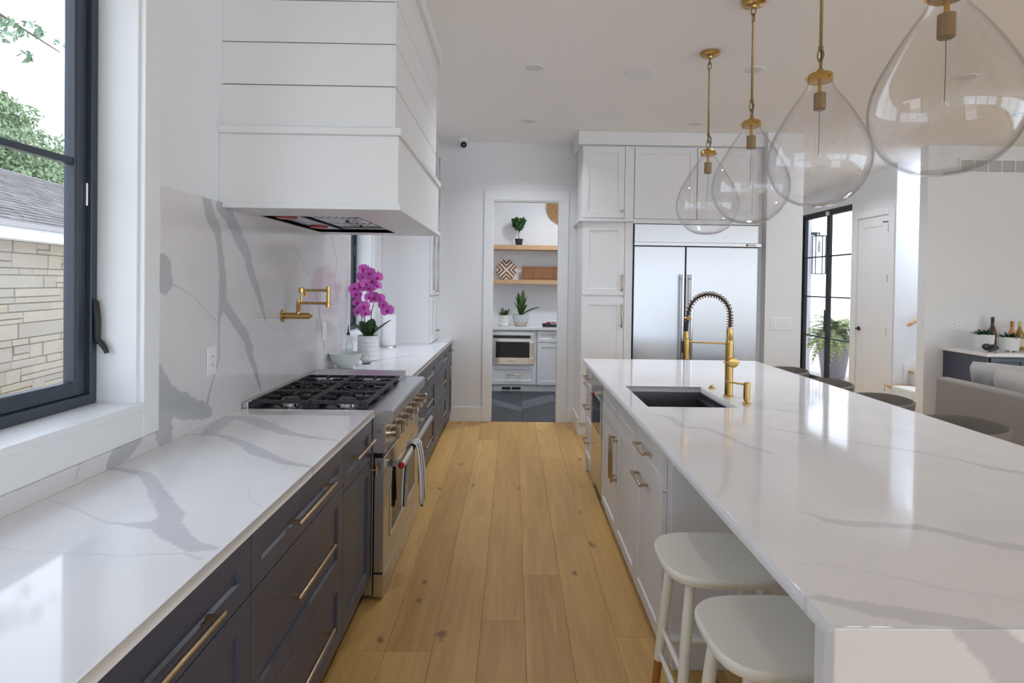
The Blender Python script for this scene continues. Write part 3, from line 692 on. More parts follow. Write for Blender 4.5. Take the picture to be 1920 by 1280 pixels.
VEIN_NEAR_FACE = [[(.85, .935, .036), (.90, .88, .042), (.955, .83, .045), (1.0, .76, .05), (1.1, .55, .05)], [(1.3, .926, .01), (1.5, .7, .015), (1.6, .3, .01)]]
VEIN_FAR = [[(-1.2, 4.3, .01), (-1.0, 4.6, .02), (-.8, 4.9, .01)], [(-1.3, 5.6, .01), (-.9, 5.9, .015), (-.66, 6.1, .008)]]
# ------------------------------------------------------------------ left run: navy base cabinets
XC = -.678            # carcass front; the fronts stand 2 cm proud
XD = -.658-.012       # face of doors and drawers
def base_cab(name, label, y0, y1, fronts, toe=True):
    o = T(name, label, 'cabinet', ((XW+XC)/2, (y0+y1)/2, 0), group='navy base cabinets along the left wall')
    part(o, 'carcass', MB().box(XB+.002, XC-.012, y0+.001, y1-.001, .105, CT-.031), NAVY)
    part(o, 'toe_kick', MB().box(XB+.03, XC-.07, y0+.001, y1-.001, .0, .105), NAVY)
    for (kind, z0, z1, u0, u1, h) in fronts:
        f = front('drawer' if kind == 'drawer' else 'door', o, 'x+', u0+.002, u1-.002, z0+.002, z1-.002, XD, NAVY, rail=.058)
        if h:
            if h[0] == 'pull': pull(f, 'x+', h[1], h[2], XD, h[3], True)
            elif h[0] == 'vpull': pull(f, 'x+', h[1], h[2], XD, h[3], False)
            else: tknob(f, 'x+', h[1], h[2], XD)
    return o
zt0, zt1 = .728, .888
A0, A1 = .50, 1.478
base_cab('base_cabinet', 'navy drawer cabinet nearest the camera under the left counter', A0, A1, [
    ('drawer', zt0, zt1, A0, A1, ('pull', 1.10, .795, .36)), ('drawer', .42, zt0, A0, A1, ('pull', 1.02, .58, .36)), ('drawer', .11, .42, A0, A1, ('pull', 1.02, .27, .36))])
base_cab('base_cabinet', 'navy three drawer cabinet under the window corner of the left counter', A1, 2.283, [
    ('drawer', zt0, zt1, A1, 2.283, ('pull', 1.905, .805, .36)), ('drawer', .392, zt0, A1, 2.283, ('pull', 1.905, .576, .36)), ('drawer', .11, .392, A1, 2.283, ('pull', 1.905, .265, .36))])
base_cab('base_cabinet', 'narrow navy cabinet with drawer and door touching the near side of the range', 2.283, 2.742, [
    ('drawer', .69, zt1, 2.283, 2.742, ('pull', 2.53, .80, .30)), ('door', .11, .69, 2.283, 2.742, ('t', 2.715, .645))])
base_cab('base_cabinet', 'navy three drawer cabinet touching the far side of the range', 3.765, 4.99, [
    ('drawer', .73, zt1, 3.80, 4.99, ('pull', 4.46, .81, .34)), ('drawer', .42, .73, 3.80, 4.99, ('pull', 4.46, .60, .34)), ('drawer', .11, .42, 3.80, 4.99, ('pull', 4.46, .29, .34))])
base_cab('base_cabinet', 'navy three drawer cabinet in the middle of the far left run', 4.99, 5.85, [
    ('drawer', .73, zt1, 4.99, 5.85, ('pull', 5.42, .81, .26)), ('drawer', .42, .73, 4.99, 5.85, ('pull', 5.42, .60, .26)), ('drawer', .11, .42, 4.99, 5.85, ('pull', 5.42, .29, .26))])
base_cab('base_cabinet', 'navy cabinet with drawer and tall door at the end wall', 5.85, 6.355, [
    ('drawer', .73, zt1, 5.85, 6.33, ('pull', 6.08, .81, .2)), ('door', .11, .73, 5.85, 6.33, ('vpull', 5.92, .62, .14))])
# ------------------------------------------------------------------ counters and backsplash
def flat(u, v, n): return (u, v, np.full_like(u, CT)-n)
def flat_miter(u, v, n): return (u, (np.maximum(v, 1.027+n) if n else v), np.full_like(u, CT)-n)
c1 = slab('countertop', seg(XB, XF, step=.004), seg(.48, 2.745, step=.004), flat, .030, VEIN_NEAR, QUARTZ)
tag(c1, 'white quartz countertop with grey veins in front of the big window', 'countertop')
c2 = slab('countertop', seg(XB, XF, step=.012), seg(3.765, YB-.001, step=.012), flat, .030, VEIN_FAR, QUARTZ)
tag(c2, 'white quartz countertop under the orchid and the hutch', 'countertop')
def upright(u, v, n): return (np.full_like(u, XB)-n, u, v)
bs = slab('backsplash', seg(2.107, 4.50, step=.0042), seg(CT, 1.8885, step=.0042), upright, .018, VEIN_SPLASH, SPLASH)
tag(bs, 'tall quartz backsplash slab with broad grey veins behind the range', 'backsplash')
bs2 = slab('backsplash', seg(.48, 2.105, step=.005), seg(CT, .983, step=.005), upright, .018, VEIN_SPLASH, SPLASH)
tag(bs2, 'low quartz upstand strip under the big window sill', 'backsplash')
# ------------------------------------------------------------------ range
Y0, Y1 = 2.750, 3.757; XR = -.612
rg = T('range', 'stainless six burner gas range with red capped oven handle', 'range', (-.95, 3.25, 0))
part(rg, 'body', MB().box(XB+.002, -.665, Y0, Y1, .02, .905), STEEL, bevel=.002)
part(rg, 'cooktop', MB().box(XB+.002, -.672, Y0+.002, Y1-.002, .905, .922), BLACKG, bevel=.002)
rail = MB().prism([(-.70, .862), (-.578, .862), (-.573, .868), (-.573, .916), (-.580, .925), (-.70, .925)], Y0, Y1, 'y')
part(rg, 'front_rail', rail, STEELH, bevel=.002)
part(rg, 'control_panel', MB().box(-.67, -.607, Y0, Y1, .715, .862), STEEL, bevel=.002)
part(rg, 'back_trim', MB().box(XB+.002, XB+.03, Y0, Y1, .905, .955), STEELH, bevel=.002)
part(rg, 'side_trim', MB().prism([(3.562, .918), (3.562, .930), (3.715, .966), (Y1, .966), (Y1, .905)], XB+.03, -.70, 'x'), STEELH)
part(rg, 'gap_trim', MB().box(-.66, -.62, Y0+.004, Y1-.004, .695, .715), BLACKG)
door = part(rg, 'oven_door', MB().box(-.66, XR, Y0+.004, Y1-.004, .130, .694), CHROME if False else STEEL, bevel=.003)
wy0, wy1, wz0, wz1 = Y0+.16, Y1-.16, .27, .575
f = MB(); fw = .022
for (a, b, c, d) in ((wy0-fw, wy1+fw, wz0-fw, wz0), (wy0-fw, wy1+fw, wz1, wz1+fw), (wy0-fw, wy0, wz0, wz1), (wy1, wy1+fw, wz0, wz1)): f.box(XR, XR+.007, a, b, c, d)
part(door, 'window_trim', f, CHROME, bevel=.002)
part(door, 'window_glass', MB().box(XR, XR+.003, wy0, wy1, wz0, wz1), DGLASS)
hb = MB(); HX, HZ = -.530, .655
hb.tube([(HX, Y0+.012, HZ), (HX, Y1-.012, HZ)], .0165, 20)
for yy in (Y0+.05, Y1-.05): hb.box(XR, HX+.004, yy-.016, yy+.016, HZ-.013, HZ+.013)
hd = part(door, 'oven_handle', hb, CHROME, smooth=True)
for yy, s in ((Y0+.012, -1), (Y1-.012, 1)):
    part(door, 'handle_cap', MB().lathe([(.0165, 0), (.0165, s*.006), (.013, s*.010), (.0, s*.011)], (HX, yy, HZ), 20, 'y'), RED, 'red round medallion on the handle end', smooth=True)
part(rg, 'kick_panel', MB().box(-.66, XR, Y0+.002, Y1-.002, .012, .125), STEEL, bevel=.002)
for yy in (Y0+.05, Y1-.05): part(rg, 'foot', MB().cyl((-.70, yy, 0), (-.70, yy, .02), .02, 12), BLKMET)
for i in range(7):
    yy = 2.84+i*.138
    if i > 3: yy += .03
    k = part(rg, 'knob', MB().lathe([(.030, 0), (.030, .006), (.024, .008), (.024, .026), (.026, .028), (.026, .036)], (-.607, yy, .795), 24, 'x'), NICKEL, smooth=True)
    part(k, 'knob_grip', MB().box(-.571, -.551, yy-.011, yy+.011, .765, .825), NICKEL, bevel=.004)
gx = [(-1.262, -.984), (-.978, -.700)]; gy = [(2.775, 3.030), (3.034, 3.289), (3.293, 3.548)]
for ci, (a, b) in enumerate(gx):
    for ri, (c, d) in enumerate(gy):
        g = MB(); zt = .962; t = .014; zl = zt-.016
        g.box(a, b, c, c+t, zl, zt); g.box(a, b, d-t, d, zl, zt); g.box(a, a+t, c+t, d-t, zl, zt); g.box(b-t, b, c+t, d-t, zl, zt)
        mx_, my_ = (a+b)/2, (c+d)/2
        for s in (-1, 1):
            g.box(mx_+s*.052, mx_+s*.132 if s > 0 else mx_-.132, my_-.005, my_+.005, zl+.002, zt)
            g.box(mx_-.005, mx_+.005, my_+s*.052, my_+s*(d-c)/2*.93, zl+.002, zt)
            g.box(a+.012, b-.012, my_+s*.078-.004, my_+s*.078+.004, zl+.004, zt-.001) if s*0 else None
            for q in (-1, 1):
                g.box(mx_+q*.075-.004, mx_+q*.075+.004, my_+s*.085, my_+s*(d-c)/2*.93, zl+.002, zt)
        if ri == 1:
            n = 28; rings = []
            for k in range(n+1):
                th = 2*math.pi*k/n
                ca, sa = math.cos(th), math.sin(th)
                rings.append([(mx_+ca*r_, my_+sa*r_, z_) for r_, z_ in ((.078, zl+.004), (.088, zl+.004), (.088, zt), (.078, zt))])
            g.ring(rings, cap=False)
            g.box(mx_-.083, mx_+.083, my_-.005, my_+.005, zl+.002, zt); g.box(mx_-.005, mx_+.005, my_-.083, my_+.083, zl+.002, zt)
        for (fx, fy) in ((a+.02, c+.02), (b-.02, c+.02), (a+.02, d-.02), (b-.02, d-.02)): g.box(fx-.012, fx+.012, fy-.012, fy+.012, .922, zl)
        part(rg, 'grate', g, IRON)
        bn = part(rg, 'burner', MB().lathe([(.062, .0), (.062, .006), (.046, .010), (.046, .020), (.0, .020)], (mx_, my_, .922), 28), CHROME, smooth=True)
        part(bn, 'burner_cap', MB().lathe([(.044, .020), (.046, .023), (.042, .029), (.0, .030)], (mx_, my_, .922), 28), IRON, smooth=True)
# ------------------------------------------------------------------ striped towel on the handle
TOWEL = bpy.data.materials.new('striped_towel'); TOWEL.use_nodes = True
nt = TOWEL.node_tree; b_ = nt.nodes['Principled BSDF']; b_.inputs['Roughness'].default_value = .95; L = nt.links.new
at_ = nt.nodes.new('ShaderNodeAttribute'); at_.attribute_name = 'stripe'
mx = nt.nodes.new('ShaderNodeMix'); mx.data_type = 'RGBA'; mx.inputs[6].default_value = (.80, .80, .80, 1); mx.inputs[7].default_value = (.03, .035, .06, 1)
gt = nt.nodes.new('ShaderNodeMath'); gt.operation = 'GREATER_THAN'; gt.inputs[1].default_value = .5
L(at_.outputs['Fac'], gt.inputs[0]); L(gt.outputs[0], mx.inputs[0]); L(mx.outputs[2], b_.inputs['Base Color'])
def towel():
    prof = [(-.572, .325), (-.570, .42), (-.566, .52), (-.560, .60), (-.552, .648)]
    for k in range(9):
        a = math.pi*(1-k/8); prof.append((HX+.0225*math.cos(a), HZ+.0225*math.sin(a)))
    prof += [(-.500, .60), (-.491, .52), (-.487, .42), (-.485, .345)]
    NW = 60; vs, fs, st = [], [], []
    for j in range(NW+1):
        w_ = j/NW
        for i, (px, pz) in enumerate(prof):
            edge = abs(i-(len(prof)-1)/2)/((len(prof)-1)/2)
            fold = math.sin(w_*math.pi*7+(.6 if px < HX else 0))*.0085*min(1, edge*1.3)
            spread = .5+.5*edge**.5
            sgn = -1 if px < HX else 1
            y = 3.105+(w_-.5)*.145*spread*(.9 if px < HX else 1.0)
            zz = pz
            if i == 0: zz += .012*math.sin(w_*9)
            if i == len(prof)-1: zz += .014*math.sin(w_*11+1)
            vs.append((px+(fold+.004)*sgn if edge > .25 else px, y, zz))
            st.append(1.0 if ((w_*6+.3) % 1.0) < .27 and .06 < w_ < .95 else 0.0)
    n = len(prof)
    for j in range(NW):
        for i in range(n-1): fs.append((j*n+i, j*n+i+1, (j+1)*n+i+1, (j+1)*n+i))
    me = bpy.data.meshes.new('dish_towel'); me.from_pydata(vs, [], fs)
    a = me.attributes.new('stripe', 'FLOAT', 'POINT'); a.data.foreach_set('value', st)
    me.materials.append(TOWEL); me.polygons.foreach_set('use_smooth', [True]*len(me.polygons))
    o = bpy.data.objects.new('dish_towel', me); COL.objects.link(o)
    md = o.modifiers.new('thick', 'SOLIDIFY'); md.thickness = .003; md.offset = 1
    tag(o, 'white towel with thin navy stripes hanging over the oven handle', 'towel')
towel()
# ------------------------------------------------------------------ hood
hx, hy0, hy1 = -.541, 2.578, 3.915
hood = T('range_hood', 'white shiplap clad range hood above the stove', 'range hood', (-.93, 3.25, 1.86))
part(hood, 'chimney_core', MB().box(XW, hx-.012, hy0+.012, hy1-.012, 2.19, ZC), DARKP)
bz = [2.236, 2.422, 2.612, 2.802, 2.992, ZC]
for i in range(5):
    a, b = bz[i]+.003, bz[i+1]-.001
    part(hood, 'shiplap_board', MB().box(XW, hx-.012, hy0, hy0+.012, a, b), WHITE, bevel=.0015)
    part(hood, 'shiplap_board', MB().box(hx-.012, hx, hy0, hy1, a, b), WHITE, bevel=.0015)
part(hood, 'shiplap_board', MB().box(XW, hx-.012, hy1-.012, hy1, bz[0], ZC), WHITE)
def band(mb, x1, y0, y1, z0, z1): return mb.box(XW, x1, y0, y1, z0, z1)
part(hood, 'mantel_trim', MB().box(XW, -.508, 2.546, 3.945, 2.198, 2.232), WHITE, bevel=.003)
cv = MB(); lx, ly0, ly1 = -.522, 2.562, 3.930
cv.box(XW, lx, ly0, ly0+.018, 1.890, 2.198); cv.box(lx-.018, lx, ly0+.018, ly1-.018, 1.890, 2.198); cv.box(XW, lx, ly1-.018, ly1, 1.890, 2.198)
part(hood, 'canopy', cv, WHITE, bevel=.002)
ix0, ix1, iy0, iy1 = -1.268, -.778, 2.86, 3.755
cb = MB(); bx1, by0, by1 = -.508, 2.548, 3.944
cb.box(XB+.001, bx1, by0, iy0, 1.866, 1.890); cb.box(XB+.001, bx1, iy1, by1, 1.866, 1.890); cb.box(XB+.001, ix0, iy0, iy1, 1.866, 1.890); cb.box(ix1, bx1, iy0, iy1, 1.866, 1.890)
part(hood, 'bottom_trim', cb, WHITE, bevel=.0015)
part(hood, 'crown_trim', MB().box(XW, -.508, 2.548, 3.945, 3.035, ZC-.001), WHITE, bevel=.004)
ins = MB(); ins.box(ix0-.004, ix0, iy0, iy1, 1.866, 1.99).box(ix1, ix1+.004, iy0, iy1, 1.866, 1.99).box(ix0, ix1, iy0-.004, iy0, 1.866, 1.99).box(ix0, ix1, iy1, iy1+.004, 1.866, 1.99)
part(hood, 'liner', ins, STEELH)
part(hood, 'lamp_panel', MB().box(ix0, ix0+.13, iy0, iy1, 1.882, 1.888), STEELH)
HEAT = mat('red_heat_lamp', (.42, .03, .03), .25)
for yy in (3.02, 3.52):
    part(hood, 'heat_lamp', MB().lathe([(.055, 1.882), (.055, 1.874), (.045, 1.870), (0, 1.868)], (ix0+.068, yy, 0), 24), HEAT, smooth=True)
for bi in range(3):
    ya = iy0+.012+bi*.292; yb = ya+.286
    bf = part(hood, 'baffle_filter', MB().box(ix0+.135, ix1-.004, ya, yb, 1.905, 1.91), STEELH)
    for k in range(9):
        xx = ix0+.150+k*.038
        part(bf, 'baffle', MB().box(xx, xx+.022, ya+.01, yb-.01, 1.894, 1.905), STEEL, bevel=.003)
    part(bf, 'filter_latch', MB().box(ix0+.30, ix0+.312, (ya+yb)/2-.02, (ya+yb)/2+.02, 1.884, 1.894), DARKP)
# ------------------------------------------------------------------ pot filler
pf = T('pot_filler', 'brass folding pot filler tap mounted on the backsplash', 'tap', (XB, 3.23, 1.346))
py = 3.23
part(pf, 'wall_flange', MB().lathe([(.036, 0), (.036, .008), (.018, .014)], (XB+.0005, py, 1.346), 28, 'x'), BRASS, smooth=True)
part(pf, 'valve_body', MB().lathe([(.0175, .008), (.0175, .150), (.0145, .152), (.0145, .157), (.006, .159), (.006, .168)], (XB, py, 1.346), 24, 'x'), BRASS, smooth=True)
part(pf, 'riser', MB().lathe([(.013, .012), (.013, .03), (.0115, .032), (.0115, .062), (.010, .064), (.010, .088)], (-1.212, py, 1.346), 20), BRASS, smooth=True)
part(pf, 'arm', MB().cyl((-1.212, py, 1.419), (-1.044, py, 1.419), .0072, 14), BRASS, smooth=True)
part(pf, 'elbow_joint', MB().lathe([(.0125, 0), (.0125, .022), (.010, .024), (.010, .092), (.0125, .094), (.0125, .116)], (-1.044, py, 1.397), 20), BRASS, smooth=True)
part(pf, 'arm', MB().cyl((-1.044, py, 1.491), (-1.185, py, 1.491), .0072, 14), BRASS, smooth=True)
part(pf, 'end_joint', MB().lathe([(.013, .0), (.015, .002), (.015, .026), (.010, .03)], (-1.196, py, 1.476), 20), BRASS, smooth=True)
part(pf, 'spout', MB().lathe([(.0095, 0), (.0095, .014), (.007, .02), (.007, .034)], (-1.172, py, 1.455), 18), BRASS, smooth=True)
part(pf, 'shutoff_stem', MB().cyl((-1.196, py, 1.419), (-1.196, py, 1.480), .006, 12), BRASS, smooth=True)
# ------------------------------------------------------------------ outlets on the backsplash
def outlet(name, label, axis, u, z, plane, gangs=1, kind='outlet', cat='outlet', w_=.072, h_=.118):
    o = T(name, label, cat); f_ = amap(axis, plane); W_ = w_+(gangs-1)*.046
    def bx(u0, u1, z0, z1, n0, n1):
        p, q = f_(u0, z0, n0), f_(u1, z1, n1); return MB().box(p[0], q[0], p[1], q[1], p[2], q[2])
    part(o, 'cover_plate', bx(u-W_/2, u+W_/2, z-h_/2, z+h_/2, .0005, .006), PLASTIC, bevel=.0025)
    for g_ in range(gangs):
        uc = u+(g_-(gangs-1)/2)*.046
        part(o, 'receptacle' if kind == 'outlet' else 'rocker', bx(uc-.016, uc+.016, z-.034, z+.034, .006, .0085), PLASTIC, bevel=.001)
        if kind == 'outlet':
            for s in (-1, 1):
                for q in (-1, 1): part(o, 'slot', bx(uc+q*.006-.0012, uc+q*.006+.0012, z+s*.018-.005, z+s*.018+.005, .0085, .0089), DARKP)
    return o
outlet('wall_outlet', 'white wall outlet on the backsplash beside the range', 'x+', 2.466, 1.195, XB, h_=.125)
outlet('wall_outlet', 'blank looking white plate on the backsplash beside the orchid', 'x+', 3.935, 1.20, XB, kind='switch', h_=.125)
# ------------------------------------------------------------------ things on the far counter
def lathe_thing(name, label, cat, prof, loc, m, n=40):
    o = MB().lathe(prof, loc, n).build(name, m, smooth=True); return tag(o, label, cat)
bowl = MB().lathe([(.045, 0), (.05, .002), (.05, .008), (.075, .03), (.102, .066), (.116, .108), (.113, .109), (.098, .068), (.07, .034), (0, .014)], (-1.185, 4.06, CT+.001), 44)
tag(bowl.build('serving_bowl', SAGE, smooth=True), 'pale grey green bowl beside the range on the counter', 'bowl')
ob = T('oil_bottle', 'square clear glass oil bottle with pourer behind the bowl', 'bottle', (-1.245, 4.33, CT+.001))
bx_, by_ = -1.245, 4.33
rr = lambda w_, z_: [(bx_-w_, by_-w_, CT+z_), (bx_+w_, by_-w_, CT+z_), (bx_+w_, by_+w_, CT+z_), (bx_-w_, by_+w_, CT+z_)]
part(ob, 'flask', MB().ring([rr(.030, .001), rr(.032, .01), rr(.032, .14), rr(.026, .165), rr(.011, .185), rr(.010, .215)]), CLEARG, smooth=True)
part(ob, 'oil', MB().ring([rr(.026, .008), rr(.027, .012), rr(.027, .11)]), glass_mat('pale_liquid', (.86, .88, .86), .02))
part(ob, 'pourer', MB().lathe([(.013, .212), (.013, .228), (.007, .232), (.005, .25), (.003, .285)], (bx_, by_, CT), 14), BLKMET, smooth=True)
op = T('orchid', 'magenta orchid with several blooms in a ribbed white pot', 'plant', (-1.135, 4.49, CT+.001))
ox, oy = -1.135, 4.49
prof = [(.068, 0)]
for i in range(11): prof += [(.080+.0022*(i % 2), .006+i*.017), (.080+.0022*((i+1) % 2), .012+i*.017)]
prof += [(.083, .195), (.078, .196), (.074, .17)]
part(op, 'pot', MB().lathe(prof, (ox, oy, CT+.001), 40), CERAM, smooth=True, auto=25)
part(op, 'moss', MB().lathe([(0, .178), (.04, .182), (.074, .172)], (ox, oy, CT), 24, cap=False), SOIL, smooth=True)
def leaf_strip(base, d, L_, w_, rise, droop, n=10, up=Vector((0, 0, 1)), curl=.25):
    mb = MB(); d = Vector(d).normalized(); side = d.cross(up).normalized(); rings = []
    for i in range(n+1):
        t = i/n; c = Vector(base)+d*(L_*t)+up*(rise*t-droop*t*t)
        ww = w_*(math.sin(math.pi*(.12+.88*t))**.7 if t < .999 else .02)
        rings.append([c-side*ww+up*curl*ww, c-side*ww*.5+up*curl*.2*ww, c, c+side*ww*.5+up*curl*.2*ww, c+side*ww+up*curl*ww])
    mb.ring(rings, close=False, cap=False)
    return mb
def leaf_part(parent, mb, m, name='leaf', th=.0025):
    o = part(parent, name, mb, m, smooth=True); md = o.modifiers.new('t', 'SOLIDIFY'); md.thickness = th; return o
for (dx, dy, L_, w_, ri, dr) in ((-.25, -.8, .10, .048, .20, .06), (.45, -.8, .11, .044, .21, .05), (.10, -.6, .08, .052, .17, .06), (.8, -.15, .19, .034, .17, .02), (-.7, .2, .13, .036, .14, .03), (.2, .8, .14, .036, .12, .03)):
    leaf_part(op, leaf_strip((ox, oy, CT+.175), (dx, dy, 0), L_, w_, ri, dr), LEAFD)
stems = [[(ox-.02, oy-.02, CT+.17), (ox-.025, oy-.03, CT+.38), (ox+.0, oy-.03, CT+.56), (ox+.03, oy-.02, CT+.68), (ox-.01, oy, CT+.73)],
         [(ox+.02, oy-.02, CT+.17), (ox+.03, oy-.03, CT+.37), (ox+.05, oy-.03, CT+.46), (ox+.10, oy-.03, CT+.47), (ox+.155, oy-.03, CT+.40)],
         [(ox-.03, oy, CT+.17), (ox-.045, oy-.02, CT+.30), (ox-.05, oy-.03, CT+.42), (ox-.075, oy-.02, CT+.50), (ox-.09, oy-.02, CT+.545)]]
for s_ in stems: part(op, 'stem', MB().tube(s_, [.0042, .004, .0035, .003, .002], 8), STEM, smooth=True)
def flower_mesh():
    mb = MB()
    for (a, L_, w_) in ((90, .036, .017), (210, .034, .016), (330, .034, .016), (12, .039, .028), (168, .039, .028)):
        a = R(a); d = Vector((math.cos(a), 0, math.sin(a))); s = Vector((-math.sin(a), 0, math.cos(a))); rings = []
        for i in range(7):
            t = i/6; ww = w_*math.sin(math.pi*(.08+.90*t))**.6; c = d*(L_*t)+Vector((0, -.006*math.sin(t*3.1), 0))
            rings.append([c-s*ww+Vector((0, -.006*t, 0)), c+Vector((0, .0015, 0)), c+s*ww+Vector((0, -.006*t, 0))])
        mb.ring(rings, close=False, cap=False)
    return mb
fl0 = flower_mesh().build('flower', ORCHID, smooth=True); fl0.parent = op
lp = MB().lathe([(0, -.016), (.006, -.013), (.009, -.006), (.006, 0)], (0, 0, -.004), 10, 'y').build('lip', ORCHIDL, smooth=True); lp.parent = fl0
random.seed(5)
FL = [(-.03, -.06, .71), (.015, -.05, .685), (.045, -.06, .62), (.0, -.07, .60), (.075, -.05, .585), (.03, -.075, .565), (-.10, -.05, .56), (-.055, -.06, .575), (-.085, -.05, .52),
      (.02, -.07, .50), (.065, -.06, .49), (.10, -.05, .485), (.13, -.06, .44), (.16, -.05, .395), (-.065, -.07, .45), (-.02, -.08, .425), (-.06, -.085, .385), (-.005, -.075, .375), (-.03, -.04, .66), (.07, -.03, .65)]
for i, (dx, dy, dz) in enumerate(FL):
    f_ = fl0
    if i:
        f_ = fl0.copy(); COL.objects.link(f_); f_.parent = op
        l_ = lp.copy(); COL.objects.link(l_); l_.parent = f_
    s = random.uniform(1.1, 1.45)
    f_.location = (dx, dy, dz); f_.scale = (s, s, s); f_.rotation_euler = (random.uniform(-.4, .4), random.uniform(-.5, .5), random.uniform(-.7, .9))
for p in ((-.005, 0, .735), (.075, -.02, .69)):
    part(op, 'bud', MB().lathe([(0, -.008), (.006, -.003), (.006, .006), (0, .014)], (ox+p[0], oy+p[1], CT+p[2]), 10), ORCHIDL, smooth=True)
sc_ = T('salt_jar', 'small white salt jar with clear glass stopper by the pot', 'jar', (-1.135, 4.22, CT+.001))
part(sc_, 'jar_body', MB().lathe([(.020, 0), (.026, .006), (.026, .022), (.014, .036)], (-1.135, 4.22, CT+.001), 24), CERAM, smooth=True)
part(sc_, 'jar_neck', MB().lathe([(.013, .034), (.011, .055), (.014, .066), (.0, .068)], (-1.135, 4.22, CT+.001), 20), CLEARG, smooth=True)
gc = T('glass_cruet', 'clear glass cruet with ball stopper on a dark coaster', 'cruet', (-1.105, 4.31, CT+.001))
part(gc, 'coaster', MB().lathe([(.036, 0), (.036, .006), (.0, .006)], (-1.105, 4.31, CT+.001), 24), BLKMET, smooth=True)
part(gc, 'cruet_body', MB().lathe([(.026, .007), (.028, .02), (.024, .07), (.012, .10), (.012, .112)], (-1.105, 4.31, CT+.001), 24), CLEARG, smooth=True)
part(gc, 'stopper', MB().lathe([(.005, .108), (.016, .122), (.019, .134), (.014, .148), (0, .152)], (-1.105, 4.31, CT+.001), 20), CLEARG, smooth=True)
pt = T('paper_towel_holder', 'upright roll of white paper towels on a steel stand', 'paper towel', (-1.185, 5.46, CT+.001))
px_, py_ = -1.185, 5.46
part(pt, 'stand_base', MB().lathe([(.078, 0), (.078, .008), (.070, .012), (0, .012)], (px_, py_, CT+.001), 32), STEEL, smooth=True)
part(pt, 'rod', MB().cyl((px_, py_, CT+.012), (px_, py_, CT+.325), .005, 10).lathe([(.0, .32), (.011, .325), (.013, .335), (.008, .345), (0, .347)], (px_, py_, CT), 14), CHROME, smooth=True)
part(pt, 'paper_roll', MB().lathe([(.020, .013), (.069, .013), (.070, .02), (.070, .30), (.069, .303), (.020, .303)], (px_, py_, CT+.001), 40), PAPER, smooth=True)
cl = MB(); cl.tube([(px_+.078, py_, CT+.01), (px_+.092, py_, CT+.04), (px_+.078, py_, CT+.06), (px_+.095, py_, CT+.085), (px_+.078, py_, CT+.11)], .003, 8)
part(pt, 'tension_clip', cl, CHROME, smooth=True)
# ------------------------------------------------------------------ hutch standing on the far counter
hu = T('hutch', 'white hutch cabinet with lattice glass doors on the far counter', 'cabinet', (-1.08, 6.0, CT+.001))
hxf = -.838; hyn = 5.72
part(hu, 'side_panel', MB().box(XW+.002, hxf, hyn, hyn+.02, CT+.001, ZC-.001), WHITE)
part(hu, 'carcass', MB().box(XW+.002, hxf, hyn+.02, YB-.002, CT+.001, 1.41).box(XW+.002, hxf, hyn+.02, YB-.002, 2.95, ZC-.001).box(XW+.002, XW+.02, hyn+.02, YB-.002, 1.41, 2.95).box(XW+.02, hxf, YB-.022, YB-.002, 1.41, 2.95), WHITE)
hp = hxf+.022
for (a, b, kn) in ((hyn+.004, 6.045, 5.99), (6.049, YB-.006, None)):
    d_ = front('door', hu, 'x+', a, b, CT+.012, 1.405, hp, WHITE, rail=.05)
    tknob(d_, 'x+', (b-.025) if kn else (a+.025), 1.04, hp, horiz=False, L=.03)
    g_ = MB(); fw = .05
    for (p, q, r_, s_) in ((a, a+fw, 1.415, 2.95), (b-fw, b, 1.415, 2.95), (a+fw, b-fw, 1.415, 1.465), (a+fw, b-fw, 2.90, 2.95)): g_.box(hp-.02, hp, p, q, r_, s_)
    d2 = part(hu, 'glass_door', g_, WHITE)
    part(d2, 'pane', MB().box(hp-.012, hp-.009, a+fw, b-fw, 1.465, 2.90), GLASS)
    nseg = 3
    for k in range(nseg):
        z0_, z1_ = 1.465+k*(2.90-1.465)/nseg, 1.465+(k+1)*(2.90-1.465)/nseg
        for s in (0, 1):
            ya, yb = (a+fw, b-fw) if s == 0 else (b-fw, a+fw)
            mb = MB()
            dz = .012
            mb.add([(hp-.009, ya, z0_-dz), (hp-.009, ya, z0_+dz), (hp-.009, yb, z1_+dz), (hp-.009, yb, z1_-dz), (hp+.002, ya, z0_-dz), (hp+.002, ya, z0_+dz), (hp+.002, yb, z1_+dz), (hp+.002, yb, z1_-dz)],
                   [(0, 1, 2, 3), (4, 5, 6, 7), (0, 1, 5, 4), (1, 2, 6, 5), (2, 3, 7, 6), (3, 0, 4, 7)])
            part(d2, 'lattice_bar', mb, WHITE)
    tknob(d2, 'x+', (b-.025) if kn else (a+.025), 1.46, hp, horiz=False, L=.03)
# ------------------------------------------------------------------ tall cabinets and refrigerator
YF = 5.85
tc = T('tall_cabinet', 'tall white cabinet with stacked doors left of the refrigerator', 'cabinet', (.95, 6.1, 0))
part(tc, 'carcass', MB().box(.70, 1.222, YF, YB-.001, .10, 2.195), WHITE)
part(tc, 'toe_base', MB().box(.70, 1.222, YF+.004, YB-.001, 0, .10), WHITE)
part(tc, 'ledge_trim', MB().box(.665, 1.222, YF-.045, YB-.001, 2.195, 2.222), WHITE, bevel=.003)
d_ = front('door', tc, 'y-', .706, 1.138, 1.442, 2.172, YF-.022, WHITE, rail=.065); pull(d_, 'y-', 1.115, 1.57, YF-.022, .17, False)
d_ = front('door', tc, 'y-', .706, 1.138, .125, 1.405, YF-.022, WHITE, rail=.065); pull(d_, 'y-', 1.115, 1.235, YF-.022, .24, False)
part(tc, 'stile', MB().box(1.142, 1.222, YF-.022, YF, .105, 2.19), WHITE)
uc = T('wall_cabinet', 'upper white cabinet door above the tall cabinet', 'cabinet', (.95, 6.1, 2.222))
